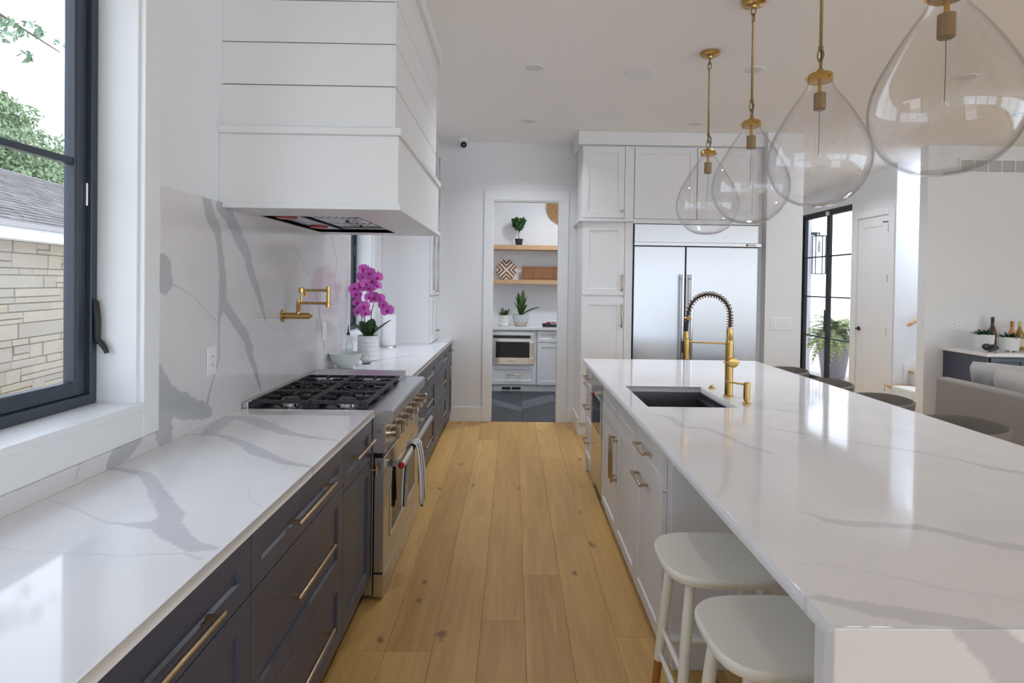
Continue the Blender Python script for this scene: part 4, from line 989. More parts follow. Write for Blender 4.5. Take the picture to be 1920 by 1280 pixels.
part(uc, 'carcass', MB().box(.69, 1.222, YF, YB-.001, 2.223, 2.975), WHITE)
d_ = front('door', uc, 'y-', .695, 1.128, 2.236, 2.962, YF-.022, WHITE, rail=.065)
tknob(d_, 'y-', 1.105, 2.30, YF-.022, L=.03)
part(uc, 'stile', MB().box(1.132, 1.222, YF-.022, YF, 2.225, 2.97), WHITE)
uf = T('wall_cabinet', 'wide white cabinet with two doors above the refrigerator', 'cabinet', (1.87, 6.1, 2.2))
part(uf, 'carcass', MB().box(1.224, 2.556, YF, YB-.001, 2.19, 2.975), WHITE)
part(uf, 'rail', MB().box(1.224, 2.52, YF-.022, YF, 2.182, 2.225), WHITE)
for a, b in ((1.232, 1.868), (1.878, 2.512)): front('door', uf, 'y-', a, b, 2.232, 2.962, YF-.022, WHITE, rail=.065)
tag(MB().box(2.516, 2.558, YF-.0085, YB-.001, 0, 2.188).build('refrigerator_surround', WHITE, bevel=.002), 'narrow tall white surround along the right side of the refrigerator', 'surround')
tag(MB().box(.645, 2.559, YF-.05, YB-.001, 2.976, ZC-.001).build('cabinet_crown', WHITE, bevel=.004), 'flat white crown board above the tall cabinet and refrigerator', 'crown board')
fr_ = T('refrigerator', 'wide stainless built in refrigerator with two doors', 'refrigerator', (1.86, 6.1, 0))
fy = YF-.035
part(fr_, 'body', MB().box(1.228, 2.512, YF-.01, YB-.01, .02, 2.178), BLKMET)
part(fr_, 'top_grille', MB().box(1.236, 2.508, fy, YF-.01, 1.992, 2.174), STEELH, bevel=.002)
tb = part(fr_, 'trim_bar', MB().box(1.230, 2.532, fy-.025, YF-.01, 1.955, 1.990), STEELH, bevel=.002)
bd = part(tb, 'badge', MB().box(2.37, 2.475, fy-.0275, fy-.025, 1.960, 1.986), CHROME)
def text(parent, body, loc, size, m, rx=90, rz=0):
    c = bpy.data.curves.new('lettering', 'FONT'); c.body = body; c.size = size; c.align_x = 'CENTER'; c.align_y = 'CENTER'; c.materials.append(m)
    tmp = bpy.data.objects.new('tmp', c); me = bpy.data.meshes.new_from_object(tmp); bpy.data.objects.remove(tmp)
    o = bpy.data.objects.new('lettering', me); COL.objects.link(o); o.rotation_euler = (R(rx), 0, R(rz))
    off = Vector((0, 0, 0)); r = parent
    while r: off += r.location; r = r.parent
    o.location = Vector(loc)-off; o.parent = parent
    return o
text(tb, 'KitchenAid', (2.432, fy-.0282, 1.973), .016, DARKP)
part(tb, 'emblem', MB().box(2.374, 2.392, fy-.0285, fy-.0275, 1.963, 1.983), DARKP)
for a, b in ((1.236, 1.759), (1.771, 2.508)):
    part(fr_, 'door', MB().box(a, b, fy, YF-.01, .14, 1.948), STEELH, bevel=.004)
for xx in (1.722, 1.815):
    h_ = MB(); h_.tube([(xx, fy-.06, .45), (xx, fy-.06, 1.665)], .0145, 18)
    for zz in (.50, 1.62): h_.cyl((xx, fy, zz), (xx, fy-.06, zz), .009, 12)
    part(fr_, 'handle', h_, CHROME, smooth=True)
part(fr_, 'toe_grille', MB().box(1.236, 2.508, fy+.02, YF-.01, .02, .13), STEELH)
# ------------------------------------------------------------------ island
IX0, IX1, IY0, IY1 = .595, 2.045, 1.027, 4.765
XI = .622                 # face of the island doors, looking at the aisle
it = slab('countertop', seg(IX0, .70, 1.165, IX1, step=.006), seg(IY0, 2.90, 3.49, IY1, step=.006), flat_miter, .033, VEIN_ISLAND, QUARTZ_I, hole=(.70, 1.165, 2.90, 3.49))
tag(it, 'long white quartz island countertop with sink cutout', 'countertop')
def nearf(u, v, n): return (u, np.full_like(u, IY0)+n, np.minimum(v, CT-n))
wf = slab('waterfall_panel', seg(IX0, IX1, step=.006), seg(.0, CT-.034, CT, step=.006), nearf, .033, VEIN_NEAR_FACE, QUARTZ)
tag(wf, 'white quartz waterfall end of the island facing the camera', 'panel')
ib = T('kitchen_island', 'white painted island base with open knee space for stools', 'island', (1.3, 2.9, 0))
part(ib, 'end_panel', MB().box(IX0+.003, IX1-.01, 1.061, 1.095, 0, CT-.034), WHITE)
part(ib, 'knee_side_panel', MB().box(XI+.035, 1.02, 2.290, 2.308, 0, CT-.034), WHITE)
part(ib, 'knee_plinth', MB().box(XI+.035, 1.0, 2.262, 2.290, 0, .135), WHITE, bevel=.003)
for k in range(8):
    ya = 1.10+k*.1475
    part(ib, 'knee_board', MB().box(1.0, 1.02, ya, ya+.144, .0, CT-.034), WHITE, bevel=.004)
part(ib, 'knee_rail', MB().box(.975, 1.0, 1.10, 2.26, 0, .135), WHITE, bevel=.003)
part(ib, 'back_panel', MB().box(1.55, 1.575, 1.095, 4.72, 0, CT-.034), WHITE)
part(ib, 'core', MB().box(1.26, 1.55, 2.31, 4.72, .0, .86).box(1.02, 1.55, 1.10, 2.29, 0, .86), WHITE)
def icab(name, label, y0, y1, fronts, cat='cabinet', sink=False):
    o = T(name, label, cat, (.95, (y0+y1)/2, 0), group='white island cabinets facing the aisle')
    if sink: part(o, 'carcass', MB().box(XI+.022, 1.255, y0+.001, y0+.02, .10, CT-.035).box(XI+.022, 1.255, y1-.02, y1-.001, .10, CT-.035).box(XI+.022, 1.255, y0+.02, y1-.02, .10, .12).box(XI+.022, XI+.04, y0+.02, y1-.02, .12, CT-.035), WHITE)
    else: part(o, 'carcass', MB().box(XI+.022, 1.255, y0+.001, y1-.001, .10, CT-.035), WHITE)
    part(o, 'toe_base', MB().box(XI+.03, 1.255, y0+.001, y1-.001, 0, .10), WHITE)
    for (nm, z0, z1, u0, u1, h) in fronts:
        f_ = front(nm, o, 'x-', u0+.002, u1-.002, z0+.002, z1-.002, XI, WHITE, rail=.052)
        if h: pull(f_, 'x-', h[1], h[2], XI, h[3], h[0] == 'h', r=.007, out=.034)
    return o
ic1 = icab('island_cabinet', 'white island drawer cabinet at the far end past the dishwasher', 4.375, 4.748, [
    ('drawer', .68, .885, 4.375, 4.748, ('h', 4.57, .80, .17)), ('drawer', .40, .68, 4.375, 4.748, ('h', 4.57, .56, .17)), ('drawer', .12, .40, 4.375, 4.748, ('h', 4.57, .29, .17))])
part(ic1, 'leg', MB().box(XI, XI+.045, 4.70, 4.748, 0, .12), WHITE)
icab('island_cabinet', 'white island sink cabinet with two doors and tall pulls', 2.805, 3.862, [
    ('false_front', .735, .885, 3.335, 3.862, None), ('false_front', .735, .885, 2.805, 3.335, None),
    ('door', .07, .735, 3.335, 3.862, ('v', 3.375, .525, .26)), ('door', .07, .735, 2.805, 3.335, ('v', 3.295, .525, .26))], sink=True)
icab('island_cabinet', 'white island cabinet with drawer and pull out bin beside the stools', 2.312, 2.803, [
    ('drawer', .70, .885, 2.312, 2.803, ('h', 2.61, .795, .20)), ('door', .07, .70, 2.312, 2.803, ('h', 2.655, .640, .20))])
dw = T('dishwasher', 'stainless dishwasher with dark window and red capped handle', 'dishwasher', (.9, 4.12, 0))
part(dw, 'body', MB().box(XI+.03, 1.25, 3.868, 4.371, .02, CT-.035), BLKMET)
dd = part(dw, 'door_panel', MB().box(XI-.002, XI+.03, 3.868, 4.371, .09, .888), STEEL, bevel=.003)
part(dd, 'window_glass', MB().box(XI-.006, XI-.002, 3.91, 4.33, .50, .73), DGLASS)
tf = MB()
for (a, b, c, d) in ((3.895, 4.345, .485, .50), (3.895, 4.345, .73, .742), (3.895, 3.91, .50, .73), (4.33, 4.345, .50, .73)): tf.box(XI-.010, XI-.002, a, b, c, d)
part(dd, 'window_trim', tf, CHROME)
hb2 = MB(); hb2.tube([(XI-.062, 3.905, .797), (XI-.062, 4.335, .797)], .0135, 18)
for yy in (3.94, 4.30): hb2.box(XI-.062, XI, yy-.012, yy+.012, .788, .806)
part(dd, 'door_handle', hb2, CHROME, smooth=True)
part(dd, 'handle_cap', MB().lathe([(.0135, 0), (.0135, -.005), (.0, -.007)], (XI-.062, 3.905, .797), 18, 'y'), RED, 'red round medallion on the handle end', smooth=True)
part(dd, 'badge', MB().box(XI-.004, XI-.002, 3.93, 3.985, .20, .225), CHROME)
part(dw, 'toe_plate', MB().box(XI+.03, XI+.05, 3.868, 4.371, 0, .09), BLKMET)
# sink
sk = T('sink', 'undermount stainless sink basin in the island', 'sink', (.93, 3.2, .66))
sx0, sx1, sy0, sy1, sz = .706, 1.159, 2.906, 3.484, .665
b = MB(); t = .012; zt_ = CT-.034
b.box(sx0-t, sx0, sy0-t, sy1+t, sz, zt_).box(sx1, sx1+t, sy0-t, sy1+t, sz, zt_).box(sx0, sx1, sy0-t, sy0, sz, zt_).box(sx0, sx1, sy1, sy1+t, sz, zt_).box(sx0-t, sx1+t, sy0-t, sy1+t, sz-.01, sz)
part(sk, 'basin', b, SINKM)
part(sk, 'ledge', MB().box(sx1-.018, sx1, sy0, sy1, zt_-.045, zt_-.035), SINKM)
part(sk, 'drain', MB().lathe([(.045, .001), (.045, .004), (.03, .002), (0, .002)], (.93, 3.35, sz), 24), CHROME, smooth=True)
# faucet
fc = T('faucet', 'tall brass spring neck kitchen faucet at the island sink', 'faucet', (1.226, 3.195, CT))
fx_, fy_ = 1.226, 3.195
part(fc, 'base_flange', MB().lathe([(.029, 0), (.029, .006), (.024, .010)], (fx_, fy_, CT+.0005), 28), BRASS, smooth=True)
part(fc, 'body', MB().lathe([(.0225, .006), (.0225, .30), (.020, .302), (.020, .325), (.0185, .327), (.0185, .385)], (fx_, fy_, CT), 28), BRASS, smooth=True)
lv = MB().lathe([(.028, -.02), (.028, -.034), (.02, -.036)], (fx_+.012, fy_, CT+.195), 24, 'y').cyl((fx_-.045, fy_-.036, CT+.198), (fx_+.045, fy_-.030, CT+.196), .0048, 10)
part(fc, 'lever', lv, BRASS, smooth=True)
arch = []
AX = .12; zc0 = CT+.39
for i in range(41):
    t = i/40
    if t < .18: arch.append(Vector((fx_, fy_, zc0+(t/.18)*.065)))
    else:
        a = math.pi*((t-.18)/.82)*.98; arch.append(Vector((fx_-AX+AX*math.cos(a), fy_, zc0+.065+.120*math.sin(a)-(.02 if a > 2.4 else 0)*(a-2.4))))
part(fc, 'hose', MB().tube(arch, .0075, 12), BLKMET, smooth=True)
sp = []; turns = 25; N = turns*12
def arch_at(t):
    q = t*(len(arch)-1); i = min(int(q), len(arch)-2); return arch[i].lerp(arch[i+1], q-i), (arch[i+1]-arch[i]).normalized()
for i in range(N+1):
    c, tg = arch_at(i/N); nrm = Vector((0, 1, 0)); bn = tg.cross(nrm).normalized(); a = 2*math.pi*turns*i/N
    sp.append(c+(nrm*math.cos(a)+bn*math.sin(a))*.0165)
part(fc, 'spring', MB().tube(sp, .0027, 6), BRASSD, smooth=True)
ex, ez = arch[-1].x, arch[-1].z
part(fc, 'spring_collar', MB().lathe([(.018, 0), (.021, .004), (.021, .012), (.017, .016)], (ex, fy_, ez-.02), 20), BRASS, smooth=True)
part(fc, 'hose_end', MB().tube([(ex, fy_, ez-.018), (ex-.004, fy_, ez-.045), (ex-.006, fy_, 1.285)], .0095, 12), BLKMET, smooth=True)
part(fc, 'spray_head', MB().lathe([(.0185, 1.135), (.0195, 1.14), (.0195, 1.248), (.0135, 1.252), (.0135, 1.292)], (ex-.006, fy_, 0), 24), BRASS, smooth=True)
part(fc, 'support_rod', MB().cyl((fx_-.018, fy_, 1.225), (ex+.012, fy_, 1.232), .0055, 12), BRASS, smooth=True)
part(fc, 'spray_button', MB().box(ex-.030, ex-.024, fy_-.008, fy_+.008, 1.17, 1.235), BLKMET, bevel=.002)
sd = T('soap_dispenser', 'small brass soap pump beside the faucet', 'soap dispenser', (1.248, 3.0, CT))
part(sd, 'pump', MB().lathe([(.022, 0), (.022, .005), (.013, .012), (.013, .02), (.017, .024), (.017, .112), (.015, .114), (0, .114)], (1.248, 3.0, CT+.0005), 24), BRASS, smooth=True)
part(sd, 'nozzle', MB().cyl((1.240, 3.0, CT+.102), (1.148, 3.03, CT+.112), .0048, 10), BRASS, smooth=True)
asw = MB().lathe([(.021, 0), (.021, .005), (.012, .008), (.012, .018), (.010, .020), (0, .020)], (1.219, 3.445, CT+.0005), 24).build('air_switch', BRASS, smooth=True)
tag(asw, 'tiny brass push button on the island behind the sink', 'button')
# ------------------------------------------------------------------ white stools
def rrect(hx_, hy_, e, n=44, sx=1.0):
    out = []
    for k in range(n):
        a = 2*math.pi*k/n; c, s = math.cos(a), math.sin(a)
        out.append((hx_*math.copysign(abs(c)**e, c), hy_*math.copysign(abs(s)**e, s)))
    return out
def make_stool():
    o = T('stool', 'x', 'stool', (0, 0, 0), group='white stools in the island knee space')
    P = rrect(.203, .176, .62)
    zt = .632
    rings = []
    for s, z in ((.90, zt-.034), (.975, zt-.030), (1.0, zt-.018), (1.0, zt-.007), (.975, zt), (.80, zt-.002), (.5, zt-.004), (.02, zt-.005)): rings.append([(p[0]*s, p[1]*s, z) for p in P])
    part(o, 'seat', MB().ring(rings), STOOLP, smooth=True, auto=50)
    tops = {}
    for sx in (-1, 1):
        for sy in (-1, 1):
            t_ = Vector((sx*.125, sy*.105, zt-.032)); b_ = Vector((sx*.175, sy*.150, 0)); k = .19/zt
            m_ = b_.lerp(t_, k); tops[(sx, sy)] = (t_, b_)
            lg = part(o, 'leg', MB().tube([t_, t_.lerp(m_, .4), m_], [.015, .0185, .0165], 16), STOOLP, smooth=True)
            part(lg, 'leg_tip', MB().tube([m_, b_], [.0155, .0125], 16), TIPW, 'bare amber wood leg tip', smooth=True)
    def at(k, z): t_, b_ = tops[k]; return b_.lerp(t_, z/(zt-.032))
    for k1, k2, z in (((-1, -1), (-1, 1), .30), ((1, -1), (1, 1), .30), ((-1, -1), (-1, 1), .21), ((1, -1), (1, 1), .21), ((-1, -1), (1, -1), .25), ((-1, 1), (1, 1), .25)):
        part(o, 'stretcher', MB().tube([at(k1, z), at(k1, z).lerp(at(k2, z), .5), at(k2, z)], [.008, .0105, .008], 12), STOOLP, smooth=True)
    return o
st1 = make_stool(); st1.location = (.712, 1.925, 0); st1['label'] = 'white wooden stool with amber leg tips, farther of the two, touching the island cabinet'
copy_tree(st1, (.722, 1.500, 0), 0.03, 'white wooden stool with amber leg tips, nearer the waterfall end of the island')
# ------------------------------------------------------------------ barrel chairs beyond the island
def make_chair():
    o = T('barrel_chair', 'x', 'chair', (0, 0, 0), group='barrel chairs on the far side of the island')
    n = 30; rings = []
    for i in range(n+1):
        a = R(-118)+R(236)*i/n
        ca, sa = math.cos(a), math.sin(a)
        r = .262
        px, py = .05+r*math.copysign(abs(ca)**.8, ca), r*1.0*math.copysign(abs(sa)**.8, sa)
        if abs(a) > R(90): px = .05-(abs(a)-R(90))*.30; py = math.copysign(.262, sa)
        nx, ny = (math.cos(a), math.sin(a))
        th = .022
        zt = .835-.015*(1-max(0, ca)); zb = .46
        base = lambda z, k, t_: (px*k+nx*t_, py*k+ny*t_, z)
        rings.append([base(zb, .74, 0), base((zb+zt)/2, .90, .004), base(zt-.008, 1.0, .004), base(zt, 1.0, th*.4), base(zt-.008, 1.0, th), base((zb+zt)/2, .90, th+.004), base(zb, .74, th)])
    part(o, 'shell', MB().ring(rings), GREYL, smooth=True, auto=60)
    P = rrect(.215, .222, .6)
    part(o, 'seat', MB().ring([[(p[0]*s+.0, p[1]*s, z) for p in P] for s, z in ((.80, .47), (.83, .485), (.85, .53), (.80, .55), (.5, .558), (.02, .558))]), GREYL, smooth=True)
    for sx in (-1, 1):
        for sy in (-1, 1):
            part(o, 'leg', MB().tube([(sx*.15, sy*.16, .475), (sx*.20, sy*.21, 0)], [.016, .011], 12), BLKMET, smooth=True)
    for sy in (-1, 1): part(o, 'footrest', MB().cyl((-.185, sy*.195, .18), (.185, sy*.195, .18), .007, 10), BLKMET, smooth=True)
    part(o, 'footrest', MB().cyl((-.185, -.195, .18), (-.185, .195, .18), .007, 10), BLKMET, smooth=True)
    return o
ch = make_chair(); ch.scale = (.8, .8, 1); ch.location = (2.36, 3.05, 0); ch['label'] = 'taupe leather barrel chair in front of the sofa, nearest the camera'
for yy, lb_ in ((3.72, 'taupe leather barrel chair in front of the stair steps, second from the camera'), (4.33, 'taupe leather barrel chair in front of the closet door, third from the camera'), (4.97, 'taupe leather barrel chair in front of the switch wall, farthest from the camera')):
    copy_tree(ch, (2.335 if yy < 4 else 2.31, yy, 0), 0, lb_)
# ------------------------------------------------------------------ glass pendants
def make_pendant():
    o = T('pendant_light', 'x', 'pendant light', (0, 0, 0), group='teardrop glass pendants over the island')
    zb = 1.893
    prof = [(.0, 0), (.05, .004), (.095, .017), (.140, .047), (.175, .092), (.197, .145), (.2035, .195), (.198, .245), (.180, .30), (.152, .355), (.120, .41), (.088, .46), (.060, .50), (.0455, .535)]
    # smooth the profile
    pts = [Vector((p[0], p[1], 0)) for p in prof]; fine = []
    for i in range(len(pts)-1):
        p0, p1, p2, p3 = pts[max(i-1, 0)], pts[i], pts[i+1], pts[min(i+2, len(pts)-1)]
        for k in range(4):
            t = k/4; q = .5*((2*p1)+(p2-p0)*t+(2*p0-5*p1+4*p2-p3)*t*t+(3*p1-p0-3*p2+p3)*t**3); fine.append((max(q.x, .0005), q.y))
    fine.append(prof[-1])
    part(o, 'glass_shade', MB().lathe([(r, zb+z) for r, z in fine], n=64, cap=False), PENDG, smooth=True, auto=180)
    part(o, 'shade_inner', MB().lathe([(max(r-.004, .0004), zb+z+(.004 if i < 14 else 0)) for i, (r, z) in enumerate(fine)], n=64, cap=False), PENDG, smooth=True, auto=180)
    part(o, 'cap', MB().lathe([(.046, 2.424), (.0495, 2.424), (.0495, 2.450), (.045, 2.457), (.018, 2.466), (.012, 2.478), (0, 2.478)], n=32), BRASS, smooth=True)
    for a in (0, 120, 240): part(o, 'set_screw', MB().cyl((.053*math.cos(R(a)), .053*math.sin(R(a)), 2.438), (.060*math.cos(R(a)), .060*math.sin(R(a)), 2.438), .005, 8), BRASS)
    part(o, 'socket_stem', MB().cyl((0, 0, 2.376), (0, 0, 2.43), .008, 12), BRASS, smooth=True)
    part(o, 'socket', MB().lathe([(.012, 2.380), (.024, 2.376), (.024, 2.308), (.020, 2.304), (0, 2.304)], n=24), BRASSD, smooth=True)
    tbm = part(o, 'tube_bulb', MB().lathe([(.010, 2.306), (.0125, 2.296), (.0125, 2.11), (.010, 2.098), (.003, 2.094)], n=20), CLEARG, smooth=True)
    part(tbm, 'filament', MB().tube([(0, 0, 2.30), (.001, 0, 2.2), (0, .001, 2.115)], .0011, 6), BLKMET)
    def link(z, rot, h=.030, w_=.012):
        pp = []
        for k in range(17):
            a = 2*math.pi*k/16; u, v = w_*math.cos(a), h*math.sin(a)
            pp.append((u*math.cos(rot), u*math.sin(rot), z+v))
        return MB().tube(pp, .0032, 6, cap=False)
    for z, rt in ((2.498, 0), (2.535, math.pi/2)): part(o, 'chain_link', link(z, rt, .027), BRASSD, smooth=True)
    part(o, 'cord', MB().tube([(0, 0, 2.47), (.016, 0, 2.50), (.018, 0, 2.535), (.004, 0, 2.57)], .0035, 6), BLKMET, smooth=True)
    part(o, 'rod', MB().lathe([(.010, 2.556), (.010, 2.574), (.0065, 2.578), (.0065, 2.99), (.009, 2.993), (.009, 3.006), (.005, 3.01)], n=16), BRASSD, smooth=True)
    for z, rt in ((3.022, 0), (3.055, math.pi/2)): part(o, 'chain_link', link(z, rt, .024), BRASSD, smooth=True)
    part(o, 'canopy', MB().lathe([(.0, 3.074), (.012, 3.076), (.015, 3.086), (.060, 3.092), (.064, 3.096), (.064, ZC-.001), (0, ZC-.001)], n=36), BRASS, smooth=True)
    return o
pd = make_pendant(); pd.location = (1.297, 3.82, 0); pd['label'] = 'teardrop glass pendant nearest the refrigerator, smallest in view'
for yy, lb_ in ((3.125, 'teardrop glass pendant second from the refrigerator'), (2.425, 'teardrop glass pendant third from the refrigerator'), (1.715, 'teardrop glass pendant nearest the camera, largest in view')):
    copy_tree(pd, (1.297, yy, 0), random.uniform(0, 1), lb_)
# ------------------------------------------------------------------ ceiling fittings
DOWN_W = 7.6; DOWN_C = (.88, .92, 1.0)
def downlight(x_, y_, label, r=.085, k=1.0):
    o = T('recessed_light', label, 'ceiling light', (x_, y_, ZC), group='recessed ceiling lights')
    part(o, 'trim_ring', MB().lathe([(r*.72, -.0005), (r*.78, -.006), (r*.97, -.005), (r, -.0005)], (x_, y_, ZC), 36), PLASTIC, smooth=True)
    part(o, 'lens', MB().lathe([(0, -.002), (r*.74, -.002)], (x_, y_, ZC), 30, cap=False), mat('lens_%d' % int(x_*100+y_*1000), (.72, .70, .70), .4))
    if k > 0:
        l = bpy.data.lights.new('added_recessed_fill', 'AREA'); l.shape = 'DISK'; l.size = .11; l.energy = DOWN_W*k; l.color = DOWN_C; l.spread = R(130)  # fill lamp added below the fixture, which itself looks switched off
        lo = bpy.data.objects.new('added_recessed_fill', l); COL.objects.link(lo); lo.location = (0, 0, -.008); lo.parent = o
downlight(.125, 4.15, 'recessed ceiling light above the aisle beside the hood')
downlight(.126, 5.50, 'recessed ceiling light in front of the pantry doorway')
downlight(1.733, 5.50, 'recessed ceiling light above the refrigerator', k=0)
downlight(1.714, 4.12, 'recessed ceiling light behind the second pendant rod')
downlight(3.346, 5.45, 'recessed ceiling light left of the largest pendant', k=.6)
downlight(3.31, 4.18, 'recessed ceiling light seen through the largest pendant')
downlight(3.95, 7.3, 'added recessed light brightening the entry hall in front of the closet')  # fixture and lamp added because the hall came out too dark
spk = T('ceiling_speaker', 'flat round white speaker in the ceiling above the island end', 'speaker', (.917, 4.22, ZC))
part(spk, 'grille', MB().lathe([(0, -.005), (.10, -.005), (.115, -.003), (.118, -.0005)], (.917, 4.22, ZC), 40, cap=False), PLASTIC, smooth=True)
smk = T('smoke_detector', 'round white smoke detector on the ceiling at the right edge', 'smoke detector', (4.39, 4.92, ZC))
part(smk, 'base', MB().lathe([(.065, -.0005), (.065, -.012), (.055, -.03), (.03, -.036), (0, -.036)], (4.39, 4.92, ZC), 30), PLASTIC, smooth=True)
part(smk, 'vent_slot', MB().lathe([(.050, -.0325), (.046, -.035)], (4.39, 4.92, ZC), 30, cap=False), DARKP)
scm = T('security_camera', 'small white dome security camera above the pantry door', 'security camera', (-.56, 6.25, ZC))
part(scm, 'mount', MB().lathe([(.058, -.0005), (.058, -.028), (.052, -.034), (.0, -.034)], (-.575, 6.22, ZC), 28), PLASTIC, smooth=True)
part(scm, 'ball', MB().lathe([(0, -.055), (.030, -.047), (.048, -.028), (.055, 0), (.048, .026), (.03, .045)], (-.565, 6.215, ZC-.058), 26), PLASTIC, smooth=True)
eye = MB().lathe([(.0, -.012), (.026, -.010), (.034, .0), (.036, .018)], (0, 0, 0), 22, 'y').build('lens', BLACKG, smooth=True)
eye.parent = scm; eye.location = Vector((-.552, 6.172, ZC-.075))-scm.location; eye.rotation_euler = (R(22), 0, R(20))
part(scm, 'lens_glint', MB().lathe([(0, -.002), (.006, 0)], (-.552, 6.158, ZC-.081), 10, 'y'), CHROME)
# ------------------------------------------------------------------ switch plate, vent, outlets
outlet('light_switch', 'four gang white switch plate right of the refrigerator', 'y-', 2.728, 1.178, 5.75, 4, 'switch', 'light switch', w_=.09, h_=.125)
outlet('wall_outlet', 'white wall outlet above the navy sideboard', 'y-', 4.862, 1.178, 6.15)
vt = T('wall_vent', 'long white return air grille high on the right wall', 'vent', (5.3, 6.15, 2.9))
part(vt, 'frame', MB().box(4.82, 6.2, 6.138, 6.15, 2.955, 2.98).box(4.82, 6.2, 6.138, 6.15, 2.815, 2.835).box(4.82, 4.84, 6.138, 6.15, 2.835, 2.955).box(6.18, 6.2, 6.138, 6.15, 2.835, 2.955), PLASTIC)
part(vt, 'duct', MB().box(4.84, 6.18, 6.1485, 6.1495, 2.835, 2.955), mat('duct_grey', (.25, .25, .26), .8))
for k in range(1, 9): part(vt, 'mullion', MB().box(4.84+k*.149-.005, 4.84+k*.149+.005, 6.139, 6.149, 2.835, 2.955), PLASTIC)
for k in range(8): part(vt, 'louver', MB().box(4.84, 6.18, 6.1415, 6.1475, 2.843+k*.014, 2.8495+k*.014), PLASTIC)
# ------------------------------------------------------------------ doors of the hall
d1 = T('door_1', 'tall black steel and glass double entry doors', None, (4.97, 8.98, 0), kind='structure')
X0, X1 = 4.985, 5.03
fm = MB().box(4.975, 5.06, 9.735, 9.77, 0, 2.79).box(4.975, 5.06, 8.19, 8.225, 0, 2.79).box(4.975, 5.06, 8.225, 9.735, 2.745, 2.79).box(4.975, 5.06, 8.225, 9.735, 0, .02)
part(d1, 'door_frame', fm, BLKMET)
for (a, b) in ((8.985, 9.733), (8.227, 8.981)):
    lf_ = MB(); sw = .042
    lf_.box(X0, X1, a, a+sw, .022, 2.742).box(X0, X1, b-sw, b, .022, 2.742).box(X0, X1, a+sw, b-sw, 2.70, 2.742).box(X0, X1, a+sw, b-sw, .022, .10)
    leaf = part(d1, 'door_leaf', lf_, BLKMET)
    zs = [.10, .752, 1.404, 2.056, 2.70]
    for z_ in zs[1:-1]: part(leaf, 'muntin', MB().box(X0+.008, X1-.008, a+sw, b-sw, z_-.011, z_+.011), BLKMET)
    for i in range(4): part(leaf, 'pane', MB().box(5.004, 5.009, a+sw, b-sw, zs[i]+(.011 if i else 0), zs[i+1]-(.011 if i < 3 else 0)), GLASS)
lk = MB().box(4.965, X0, 8.93, 9.035, .86, 1.20); part(d1, 'lock_plate', lk, BLKMET, bevel=.003)
part(d1, 'lever', MB().cyl((4.965, 8.96, 1.0), (4.93, 8.96, 1.0), .010, 10).cyl((4.935, 8.96, 1.0), (4.935, 8.86, 1.0), .009, 10), BLKMET, smooth=True)
for z_ in (.35, .95, 1.55, 2.0, 2.5): part(d1, 'hinge', MB().cyl((4.972, 9.745, z_-.06), (4.972, 9.745, z_+.06), .014, 10), BLKMET)
part(d1, 'door_closer', MB().box(4.955, X0, 8.95, 9.01, 2.70, 2.76), PLASTIC)
d2_ = T('door_2', 'tall white single panel closet door with black lever', None, (4.75, 7.5, 0), kind='structure')
cs = MB().box(4.733, 4.75, 7.05, 7.155, 0, 2.60).box(4.733, 4.75, 7.815, 7.92, 0, 2.60).box(4.733, 4.75, 7.155, 7.815, 2.50, 2.60)
part(d2_, 'casing', cs, TRIM, bevel=.003)
dl = front('door_leaf', d2_, 'x-', 7.165, 7.806, .008, 2.488, 4.752, TRIM, rail=.12, th=.04, deep=.012)
lv_ = MB().cyl((4.752, 7.755, 1.0), (4.71, 7.755, 1.0), .012, 12).tube([(4.712, 7.755, 1.0), (4.705, 7.70, 1.0), (4.707, 7.65, 1.0)], [.011, .010, .007], 10).lathe([(.03, 0), (.03, -.008), (.02, -.01)], (4.752, 7.755, 1.0), 20, 'x')
part(dl, 'lever', lv_, BLKMET, smooth=True)
for z_ in (.30, 1.0, 1.68, 2.32): part(d2_, 'hinge', MB().box(4.738, 4.752, 7.158, 7.168, z_-.05, z_+.05), BLKMET)
part(d2_, 'door_stop', MB().cyl((4.74, 7.165, 2.40), (4.69, 7.20, 2.40), .007, 8), BLKMET)
# ------------------------------------------------------------------ stairs behind the right wall
stt = T('staircase', 'white stairs with oak nosings and pale runner beyond the right wall', 'stairs', (4.6, 6.65, 0))
for k in range(8):
    xa = 4.42+k*.27; zz = .18*(k+1)
    part(stt, 'riser', MB().box(xa, xa+.27, 6.275, 7.025, zz-.18 if k == 0 else 0, zz-.032), TRIM)
    tr_ = part(stt, 'tread', MB().box(xa-.03, xa+.27, 6.275, 7.025, zz-.030, zz), OAK, bevel=.008, seg=2)
    part(tr_, 'runner', MB().prism([(xa-.034, zz-.10), (xa-.038, zz-.01), (xa-.030, zz+.006), (xa+.27, zz+.006), (xa+.27, zz-.001), (xa-.028, zz-.001), (xa-.032, zz-.02), (xa-.001, zz-.036), (xa-.001, zz-.18), (xa-.012, zz-.18)], 6.36, 6.90, 'y'), CARPET)
part(stt, 'skirt_board', MB().prism([(4.88, .02), (4.88, .62), (6.6, 1.77), (6.6, 1.2)], 7.012, 7.028, 'y'), TRIM)
hr = MB().tube([(4.855, 6.95, 1.095), (4.875, 6.95, 1.11), (4.93, 6.95, 1.14), (6.5, 6.95, 2.18)], [.006, .022, .024, .024], 14)
hro = T('handrail', 'round oak handrail end beside the stairs', 'handrail', (4.8, 6.96, 1.1))
part(hro, 'rail', hr, OAK, smooth=True)
for xx in (5.0, 6.0): part(hro, 'bracket', MB().cyl((xx, 6.95, 1.14+(xx-4.93)*.662-.02), (xx, 7.029, 1.14+(xx-4.93)*.662-.05), .008, 8), BLKMET)
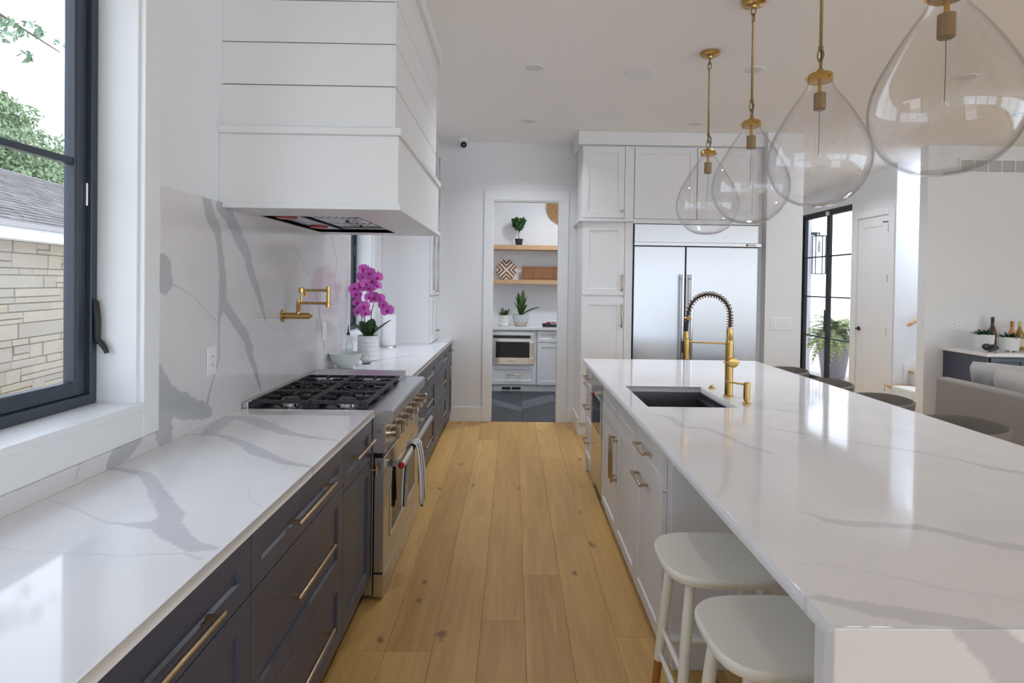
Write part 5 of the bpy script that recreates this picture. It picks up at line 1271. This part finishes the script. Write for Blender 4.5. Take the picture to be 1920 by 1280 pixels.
# ------------------------------------------------------------------ navy sideboard
sb = T('sideboard', 'navy sideboard with white stone top against the right wall', 'sideboard', (5.4, 5.85, 0))
part(sb, 'carcass', MB().box(4.70, 6.4, 5.575, 6.149, .09, .892), NAVY)
part(sb, 'plinth', MB().box(4.72, 6.38, 5.62, 6.149, 0, .09), NAVY)
part(sb, 'stone_top', MB().box(4.675, 6.42, 5.545, 6.149, .893, .926), mat('sideboard_quartz', (.80, .79, .79), .12, var=.03, scale=2), bevel=.002)
for k in range(3):
    a = 4.715+k*.56
    d_ = front('drawer', sb, 'y-', a+.01, a+.35 if k == 0 else a+.55, .71, .88, 5.555, NAVY, rail=.04); pull(d_, 'y-', a+.26 if k == 0 else a+.28, .80, 5.555, .07, True)
    d_ = front('door', sb, 'y-', a+.01, a+.55, .10, .70, 5.555, NAVY, rail=.05); tknob(d_, 'y-', a+.50, .60, 5.555)
def succulent(name, loc, pot_r, pot_h, label, tilt, seed, flare=0.0, m=CERAM, rings_=True, feet=False):
    o = T(name, label, 'plant', loc, group='succulents on the sideboard'); x_, y_, z_ = loc
    pr = [(pot_r*.84, .012), (pot_r*.86, .016), (pot_r*(1+flare), pot_h), (pot_r*(1+flare)-.008, pot_h), (pot_r*.9, pot_h-.02)]
    part(o, 'pot', MB().lathe(pr, loc, 40), m, smooth=True)
    if rings_:
        for k in range(22):
            a = 2*math.pi*k/22
            part(o, 'pot_rib', MB().tube([(x_+pot_r*.86*math.cos(a), y_+pot_r*.86*math.sin(a), z_+.018), (x_+pot_r*.985*math.cos(a), y_+pot_r*.985*math.sin(a), z_+pot_h-.004)], .005, 6), m)
    if feet:
        for k in range(6):
            a = 2*math.pi*k/6; part(o, 'foot', MB().cyl((x_+pot_r*.7*math.cos(a), y_+pot_r*.7*math.sin(a), z_), (x_+pot_r*.7*math.cos(a), y_+pot_r*.7*math.sin(a), z_+.014), .010, 8), m)
    else: part(o, 'saucer', MB().lathe([(pot_r*.92, 0), (pot_r*.95, .012), (0, .012)], loc, 30), m, smooth=True)
    rs = random.Random(seed)
    for k in range(26):
        a = k*2.4; rad = pot_r*(.15+.75*(k/26)); L_ = .055+.02*rs.random()
        mb = leaf_strip((x_+rad*.6*math.cos(a), y_+rad*.6*math.sin(a), z_+pot_h-.012), (math.cos(a), math.sin(a), 0), L_*(.5+k/30), .011, .085-.05*k/26+(tilt if k % 3 == 0 else 0), .02, 5)
        leaf_part(o, mb, LEAFD, th=.005)
    return o
succulent('succulent', (4.905, 5.86, .927), .085, .165, 'dark succulent in a fluted white pot behind the knot ornament', .0, 2)
succulent('succulent', (5.115, 5.80, .927), .093, .145, 'trailing succulent in a footed white pot beside the bottles', -.03, 4, .02, rings_=False, feet=True)
kn = []
for i in range(64):
    t = 2*math.pi*i/64*.93+.35
    kn.append((4.845+.040*(math.sin(t)+2*math.sin(2*t))*.62, 5.70+.020*(math.cos(t)-2*math.cos(2*t))*.5, .970+.0155*(-math.sin(3*t))+.012*math.cos(t)))
mnz = min(p[2] for p in kn); kn = [(p[0], p[1], p[2]-mnz+.927+.0155) for p in kn]
tag(MB().tube(kn, .0155, 12).build('knot_ornament', KNOT, smooth=True), 'charcoal knotted rope ornament on the sideboard', 'ornament')
def bottle(loc, label, gl, cap, lab, h=.30, r=.037, neck=.10):
    o = T('wine_bottle', label, 'bottle', loc, group='bottles on the sideboard'); x_, y_, z_ = loc
    part(o, 'bottle_glass', MB().lathe([(r*.9, 0), (r, .006), (r, h*.50), (r*.86, h*.58), (r*.5, h*.70), (.0145, h*.78), (.0135, h*.98), (.0, h*.98)], loc, 28), gl, smooth=True)
    part(o, 'capsule', MB().lathe([(.0155, h*.80), (.0155, h*.99), (.014, h), (0, h)], loc, 20), cap, smooth=True)
    if lab: part(o, 'paper_label', MB().lathe([(r+.0006, h*.10), (r+.0006, h*.44)], loc, 28, cap=False), lab, smooth=True)
    return o
bottle((5.16, 6.06, .927), 'dark brown wine bottle behind the trailing succulent', mat('brown_glass', (.10, .03, .008), .08, coat=.5), mat('black_foil', (.02, .02, .022), .4), None, .335)
bottle((5.275, 5.95, .927), 'rose wine bottle with copper foil and white label', mat('rose_wine', (.62, .25, .12), .08, coat=.5), mat('copper_foil', (.42, .14, .06), .35, .6), mat('white_paper', (.78, .76, .76), .7, var=.05, scale=40))
bottle((5.385, 5.98, .927), 'amber white wine bottle with cream label beside the rose bottle', mat('amber_wine', (.34, .19, .015), .08, coat=.5), mat('yellow_foil', (.62, .55, .25), .4), mat('cream_paper', (.70, .60, .42), .7, var=.1, scale=40))
bottle((5.50, 6.0, .927), 'green wine bottle at the right edge of the picture', mat('green_glass', (.03, .10, .04), .08, coat=.5), mat('green_foil', (.05, .12, .06), .4), mat('cream_paper_b', (.70, .66, .55), .7))
# ------------------------------------------------------------------ sofa and cushions
so = T('sofa', 'taupe grey linen sofa with its back to the island', 'sofa', (4.05, 3.8, 0))
def soft(mb_pts, name, m, bev=.03):
    return part(so, name, MB().box(*mb_pts), m, bevel=bev, seg=3, smooth=True, auto=60)
part(so, 'back', MB().prism([(3.60, .08), (3.585, .20), (3.60, .79), (3.615, .81), (3.70, .81), (3.74, .78), (3.78, .10)], 2.55, 4.78, 'y'), SOFAF, bevel=.008, seg=2, smooth=True, auto=50)
soft((3.74, 4.55, 4.62, 4.80, .08, .58), 'arm', SOFAF); soft((3.74, 4.55, 2.53, 2.71, .08, .70), 'arm', SOFAF)
soft((3.74, 4.52, 2.71, 4.62, .10, .30), 'base', SOFAF)
soft((3.76, 4.56, 2.715, 3.66, .30, .47), 'seat_cushion', SOFAF, .04); soft((3.76, 4.56, 3.67, 4.615, .30, .47), 'seat_cushion', SOFAF, .04)
for xx in (3.66, 4.48):
    for yy in (2.62, 4.7): part(so, 'foot', MB().cyl((xx, yy, 0), (xx, yy, .09), .025, 12), BLKMET)
def pillow(name, loc, rot, w_, h_, t_, m, label):
    n = 22; mb = MB(); vs, fs = [], []
    for s in (-1, 1):
        for i in range(n+1):
            for j in range(n+1):
                u, v = 2*i/n-1, 2*j/n-1
                th = (max(0, (1-u**4))*max(0, (1-v**4)))**.36
                pin = 1-.035*(u*u*(1-v*v)*0+ (1-abs(u))*abs(v)**2+(1-abs(v))*abs(u)**2)
                vs.append((u*w_/2*pin, s*t_/2*th+.004*math.sin(9*u+4*v)*th, v*h_/2*pin))
    N1 = (n+1)**2
    for s in range(2):
        for i in range(n):
            for j in range(n):
                a = s*N1+i*(n+1)+j; fs.append((a, a+1, a+n+2, a+n+1))
    mb.v = vs; mb.f = fs
    o = mb.build(name, m, smooth=True, auto=180)
    bm = bmesh.new(); bm.from_mesh(o.data); bmesh.ops.remove_doubles(bm, verts=bm.verts, dist=.0008); bmesh.ops.recalc_face_normals(bm, faces=bm.faces); bm.to_mesh(o.data); bm.free()
    o.location = loc; o.rotation_euler = rot
    return tag(o, label, 'pillow', 'pillows on the sofa')
pillow('throw_pillow', (3.95, 4.48, .735), (R(-16), R(3), R(88)), .54, .47, .23, PILLF2, 'pale grey marbled pillow at the far end of the sofa')
pillow('throw_pillow', (3.830, 4.08, .715), (R(-14), R(-3), R(90)), .62, .45, .24, PILLF, 'woven beige grey pillow in front, nearer the camera on the sofa')
pillow('throw_pillow', (4.13, 4.02, .73), (R(-16), R(2), R(88)), .60, .50, .16, PILLF2, 'light grey pillow behind the two front ones on the sofa')
# ------------------------------------------------------------------ pantry
PF = 8.14
pc = T('pantry_cabinet', 'white pantry cabinet holding the microwave drawer', 'cabinet', (.02, 8.4, 0))
part(pc, 'carcass', MB().box(-.898, .352, PF+.02, 8.779, .09, .885), WHITE)
part(pc, 'toe_base', MB().box(-.898, .352, PF+.035, 8.779, 0, .09), WHITE)
d_ = front('drawer', pc, 'y-', -.315, .338, .105, .375, PF, WHITE, rail=.055); pull(d_, 'y-', .03, .245, PF, .21, True, CHAMP)
part(pc, 'filler_panel', MB().box(-.898, -.32, PF, PF+.02, .10, .885), WHITE)
rv_ = part(pc, 'toe_register', MB().box(-.155, .14, PF+.025, PF+.035, .015, .072), PLASTIC)
for k in range(2): part(rv_, 'register_slot', MB().box(-.14+k*.145, -.14+k*.145+.125, PF+.022, PF+.026, .026, .062), DARKP)
mw = T('microwave_drawer', 'stainless microwave drawer in the pantry cabinet', 'microwave', (.0, 8.2, .4))
part(mw, 'face_frame', MB().box(-.316, .318, PF-.004, PF+.019, .385, .855), STEEL, bevel=.002)
part(mw, 'control_strip', MB().box(-.275, .262, PF-.014, PF-.004, .765, .808), DGLASS)
part(mw, 'top_trim', MB().box(-.292, .308, PF-.012, PF-.004, .750, .826), STEELH, bevel=.002)
mf = MB()
for (a, b, c, d) in ((-.292, .308, .405, .49), (-.292, .308, .715, .742), (-.292, -.235, .49, .715), (.248, .308, .49, .715)): mf.box(a, b, PF-.03, PF-.004, c, d)
md_ = part(mw, 'drawer_front', mf, CHROME, bevel=.002)
part(md_, 'window_glass', MB().box(-.235, .248, PF-.024, PF-.02, .49, .715), DGLASS)
part(md_, 'badge', MB().box(-.06, .05, PF-.032, PF-.03, .432, .455), PLASTIC)
text(md_, 'KitchenAid', (-.005, PF-.0325, .4435), .018, DARKP)
pr_ = T('pantry_cabinet', 'white pantry cabinet with small drawer and door on the right', 'cabinet', (.77, 8.4, 0))
part(pr_, 'carcass', MB().box(.356, 1.198, PF+.02, 8.779, .09, .885), WHITE)
part(pr_, 'toe_base', MB().box(.356, 1.198, PF+.035, 8.779, 0, .09), WHITE)
d_ = front('drawer', pr_, 'y-', .360, .80, .715, .872, PF, WHITE, rail=.045); pull(d_, 'y-', .64, .79, PF, .14, True)
d_ = front('door', pr_, 'y-', .360, .80, .10, .700, PF, WHITE, rail=.055); pull(d_, 'y-', .77, .56, PF, .14, False)
part(pr_, 'filler_panel', MB().box(.804, 1.198, PF, PF+.02, .10, .885), WHITE)
tag(MB().box(-.898, 1.198, PF-.025, 8.779, .888, .926).build('pantry_countertop', mat('pantry_quartz', (.80, .79, .80), .12, var=.03, scale=3), bevel=.002), 'white quartz countertop in the pantry', 'countertop')
sh1 = MB().box(-.898, 1.198, 8.46, 8.779, 2.054, 2.122).build('wall_shelf', OAK, bevel=.003); tag(sh1, 'upper oak floating shelf holding the topiary', 'shelf')
sh2 = MB().box(-.898, 1.198, 8.46, 8.779, 1.542, 1.606).build('wall_shelf', OAK, bevel=.003); tag(sh2, 'lower oak floating shelf holding the cutting board', 'shelf')
tp = T('topiary', 'little round topiary tree in a black pot on the top shelf', 'plant', (.078, 8.60, 2.123))
part(tp, 'pot', MB().lathe([(.045, 0), (.064, .10), (.060, .10), (.055, .085)], (.078, 8.60, 2.123), 24), BLKPOT, smooth=True)
part(tp, 'soil', MB().lathe([(0, .087), (.056, .087)], (.078, 8.60, 2.123), 20, cap=False), SOIL)
part(tp, 'stem', MB().tube([(.078, 8.60, 2.205), (.074, 8.60, 2.30), (.078, 8.60, 2.42)], .006, 8), BARK, smooth=True)
fo = part(tp, 'foliage', leaf_cloud([(.078, 8.60, 2.46, .095), (.13, 8.59, 2.49, .055), (.03, 8.59, 2.49, .055), (.075, 8.58, 2.40, .06), (.08, 8.6, 2.46, .05)], 900, .026, 9), LEAF); fo['kind'] = 'stuff'
wp = T('woven_plate', 'round woven plate with brown and cream chevrons on the lower shelf', 'plate', (-.105, 8.70, 1.607))
WX, WZ, WR = -.105, 1.757, .15
pl_ = MB().lathe([(0, 0), (WR*.98, 0), (WR, .008), (WR*.98, .018), (0, .018)], (WX, 8.70, WZ), 48, 'y'); pbody = part(wp, 'disc', pl_, WOVENL, smooth=True)
def chev(r0, r1, m):
    for q in range(4):
        if m is None: continue
        a = math.pi/4+q*math.pi/2 if False else q*math.pi/2
        # V bands opening to the four sides
        ca, sa = math.cos(a), math.sin(a); mb = MB()
        for s in (-1, 1):
            # bands run along the diagonals, offset r0..r1 from the middle line of the quarter
            P_ = [(r0, 0), (r1, 0), (.104+r1*.5, s*(.104-r1*.5)), (.104+r0*.5, s*(.104-r0*.5))]
            P_ = [(x_*.98, y_*.98) for x_, y_ in P_]
            W_ = [(WX+ca*x_-sa*y_, WZ+sa*x_+ca*y_) for x_, y_ in P_]
            mb.ring([[(p[0], 8.6975, p[1]) for p in W_], [(p[0], 8.70, p[1]) for p in W_]])
        part(wp, 'woven_band', mb, m)
chev(.022, .052, WOVEND); chev(.082, .112, WOVEND)
cbd = T('cutting_board', 'long wooden cutting board leaning on the lower shelf', 'cutting board', (.45, 8.68, 1.607))
part(cbd, 'board', MB().box(.132, .95, 8.665, 8.695, 1.607, 1.813), BOARD, bevel=.006)
part(cbd, 'groove', MB().box(.165, .92, 8.6635, 8.6655, 1.632, 1.638).box(.165, .92, 8.6635, 8.6655, 1.782, 1.788).box(.165, .171, 8.6635, 8.6655, 1.638, 1.782).box(.30, .306, 8.6635, 8.6655, 1.638, 1.782), WOVEND)
bk = T('wall_basket', 'round straw basket hung high on the pantry wall', 'basket', (.76, 8.74, 2.73))
for k in range(9):
    r0 = .015+k*.030
    n = 40; pp = [(.765+r0*math.cos(2*math.pi*i/n), 8.765-.025*(k/9)**2, 2.735+r0*math.sin(2*math.pi*i/n)) for i in range(n+1)]
    part(bk, 'coil', MB().tube(pp, .0155, 8, cap=False), BASKET, smooth=True)
p1 = T('potted_plant', 'spiky green plant in a small white pot on the pantry counter', 'plant', (-.125, 8.34, .927))
part(p1, 'pot', MB().lathe([(.055, .0), (.066, .01), (.084, .16), (.079, .16), (.075, .14)], (-.125, 8.34, .927), 32), CERAM, smooth=True)
part(p1, 'saucer', MB().lathe([(.07, 0), (.085, .012), (0, .012)], (-.125, 8.34, .9265), 30), CERAM, smooth=True)
part(p1, 'soil', MB().lathe([(0, .142), (.076, .142)], (-.125, 8.34, .927), 24, cap=False), SOIL)
rs = random.Random(8)
for k in range(30):
    a = k*2.4+rs.random()*.4; leaf_part(p1, leaf_strip((-.125+.02*math.cos(a), 8.34+.02*math.sin(a), .927+.145), (math.cos(a), math.sin(a), 0), .06+.09*rs.random(), .009, .05+.14*rs.random(), .06, 6), LEAF, th=.002)
p2 = T('potted_plant', 'broad leaved snake plant in a two tone white and tan pot', 'plant', (.12, 8.38, .927))
part(p2, 'pot', MB().lathe([(.08, .0), (.088, .006), (.108, .062)], (.12, 8.38, .927), 36), BEIGE, smooth=True)
part(p2, 'glazed_rim', MB().lathe([(.1085, .062), (.119, .10), (.121, .168), (.116, .168), (.112, .15)], (.12, 8.38, .927), 36, cap=False), SAGE, smooth=True)
part(p2, 'soil', MB().lathe([(0, .15), (.113, .15)], (.12, 8.38, .927), 24, cap=False), SOIL)
for (dx, dy, L_, w_, ri, dr) in ((-.3, -.3, .06, .042, .34, .0), (.15, -.2, .05, .046, .38, .0), (.5, .1, .09, .042, .30, .01), (-.7, .1, .10, .038, .22, .02), (.9, -.2, .29, .040, .20, .07), (.2, .5, .10, .04, .33, .0), (-.2, -.6, .10, .036, .2, .03), (.5, -.5, .12, .034, .2, .03), (-.5, -.1, .08, .04, .29, .0)):
    leaf_part(p2, leaf_strip((.12, 8.38, .927+.15), (dx, dy, 0), L_, w_, ri, dr, 12, curl=.5), LEAFY, th=.004)
ty = T('tray', 'dark tray of red packets at the right of the pantry counter', 'tray', (.56, 8.32, .927))
part(ty, 'tray_body', MB().box(.44, .72, 8.22, 8.42, .927, .935).box(.44, .72, 8.22, 8.228, .935, .968).box(.44, .72, 8.412, 8.42, .935, .968).box(.44, .448, 8.228, 8.412, .935, .968).box(.712, .72, 8.228, 8.412, .935, .968), BLKPOT)
REDP = mat('red_wrapper', (.33, .02, .03), .3, var=.3, scale=20)
rs = random.Random(2)
for k in range(9):
    o = MB().box(-.04, .04, -.030, .030, -.007, .007).build('candy_packet', REDP if k % 4 else PLASTIC, bevel=.004, seg=2)
    o.location = (.51+.07*(k % 3)+.01*(k//3), 8.31+.012*(k//3), .947+.019*(k//3)); o.rotation_euler = (rs.uniform(-.1, .1), rs.uniform(-.1, .1), math.pi/2+rs.uniform(-.2, .2))
    tag(o, '%s packet lying %s in the dark pantry tray, %s layer' % ('white' if k % 4 == 0 else 'red', ['at the left', 'in the middle', 'at the right'][k % 3], ['bottom', 'middle', 'top'][k//3]), 'packet', 'packets in the tray')
pcl = T('added_pantry_lamp', 'added round ceiling lamp brightening the pantry from out of view', 'ceiling light', (.80, 7.35, ZC))  # glowing lamp added out of view to brighten the pantry
part(pcl, 'diffuser', MB().lathe([(.10, -.0005), (.10, -.02), (.08, -.03), (0, -.032)], (.80, 7.35, ZC), 30), mat('added_lamp_glow', (.9, .9, .9), .5, emit=((1, .97, .93), 6.0)), smooth=True)
pll = bpy.data.lights.new('added_pantry_light', 'AREA'); pll.shape = 'DISK'; pll.size = .25; pll.energy = 27; pll.color = (.9, .95, 1)
plo = bpy.data.objects.new('added_pantry_light', pll); COL.objects.link(plo); plo.location = (.80, 7.35, ZC-.05); plo.parent = None
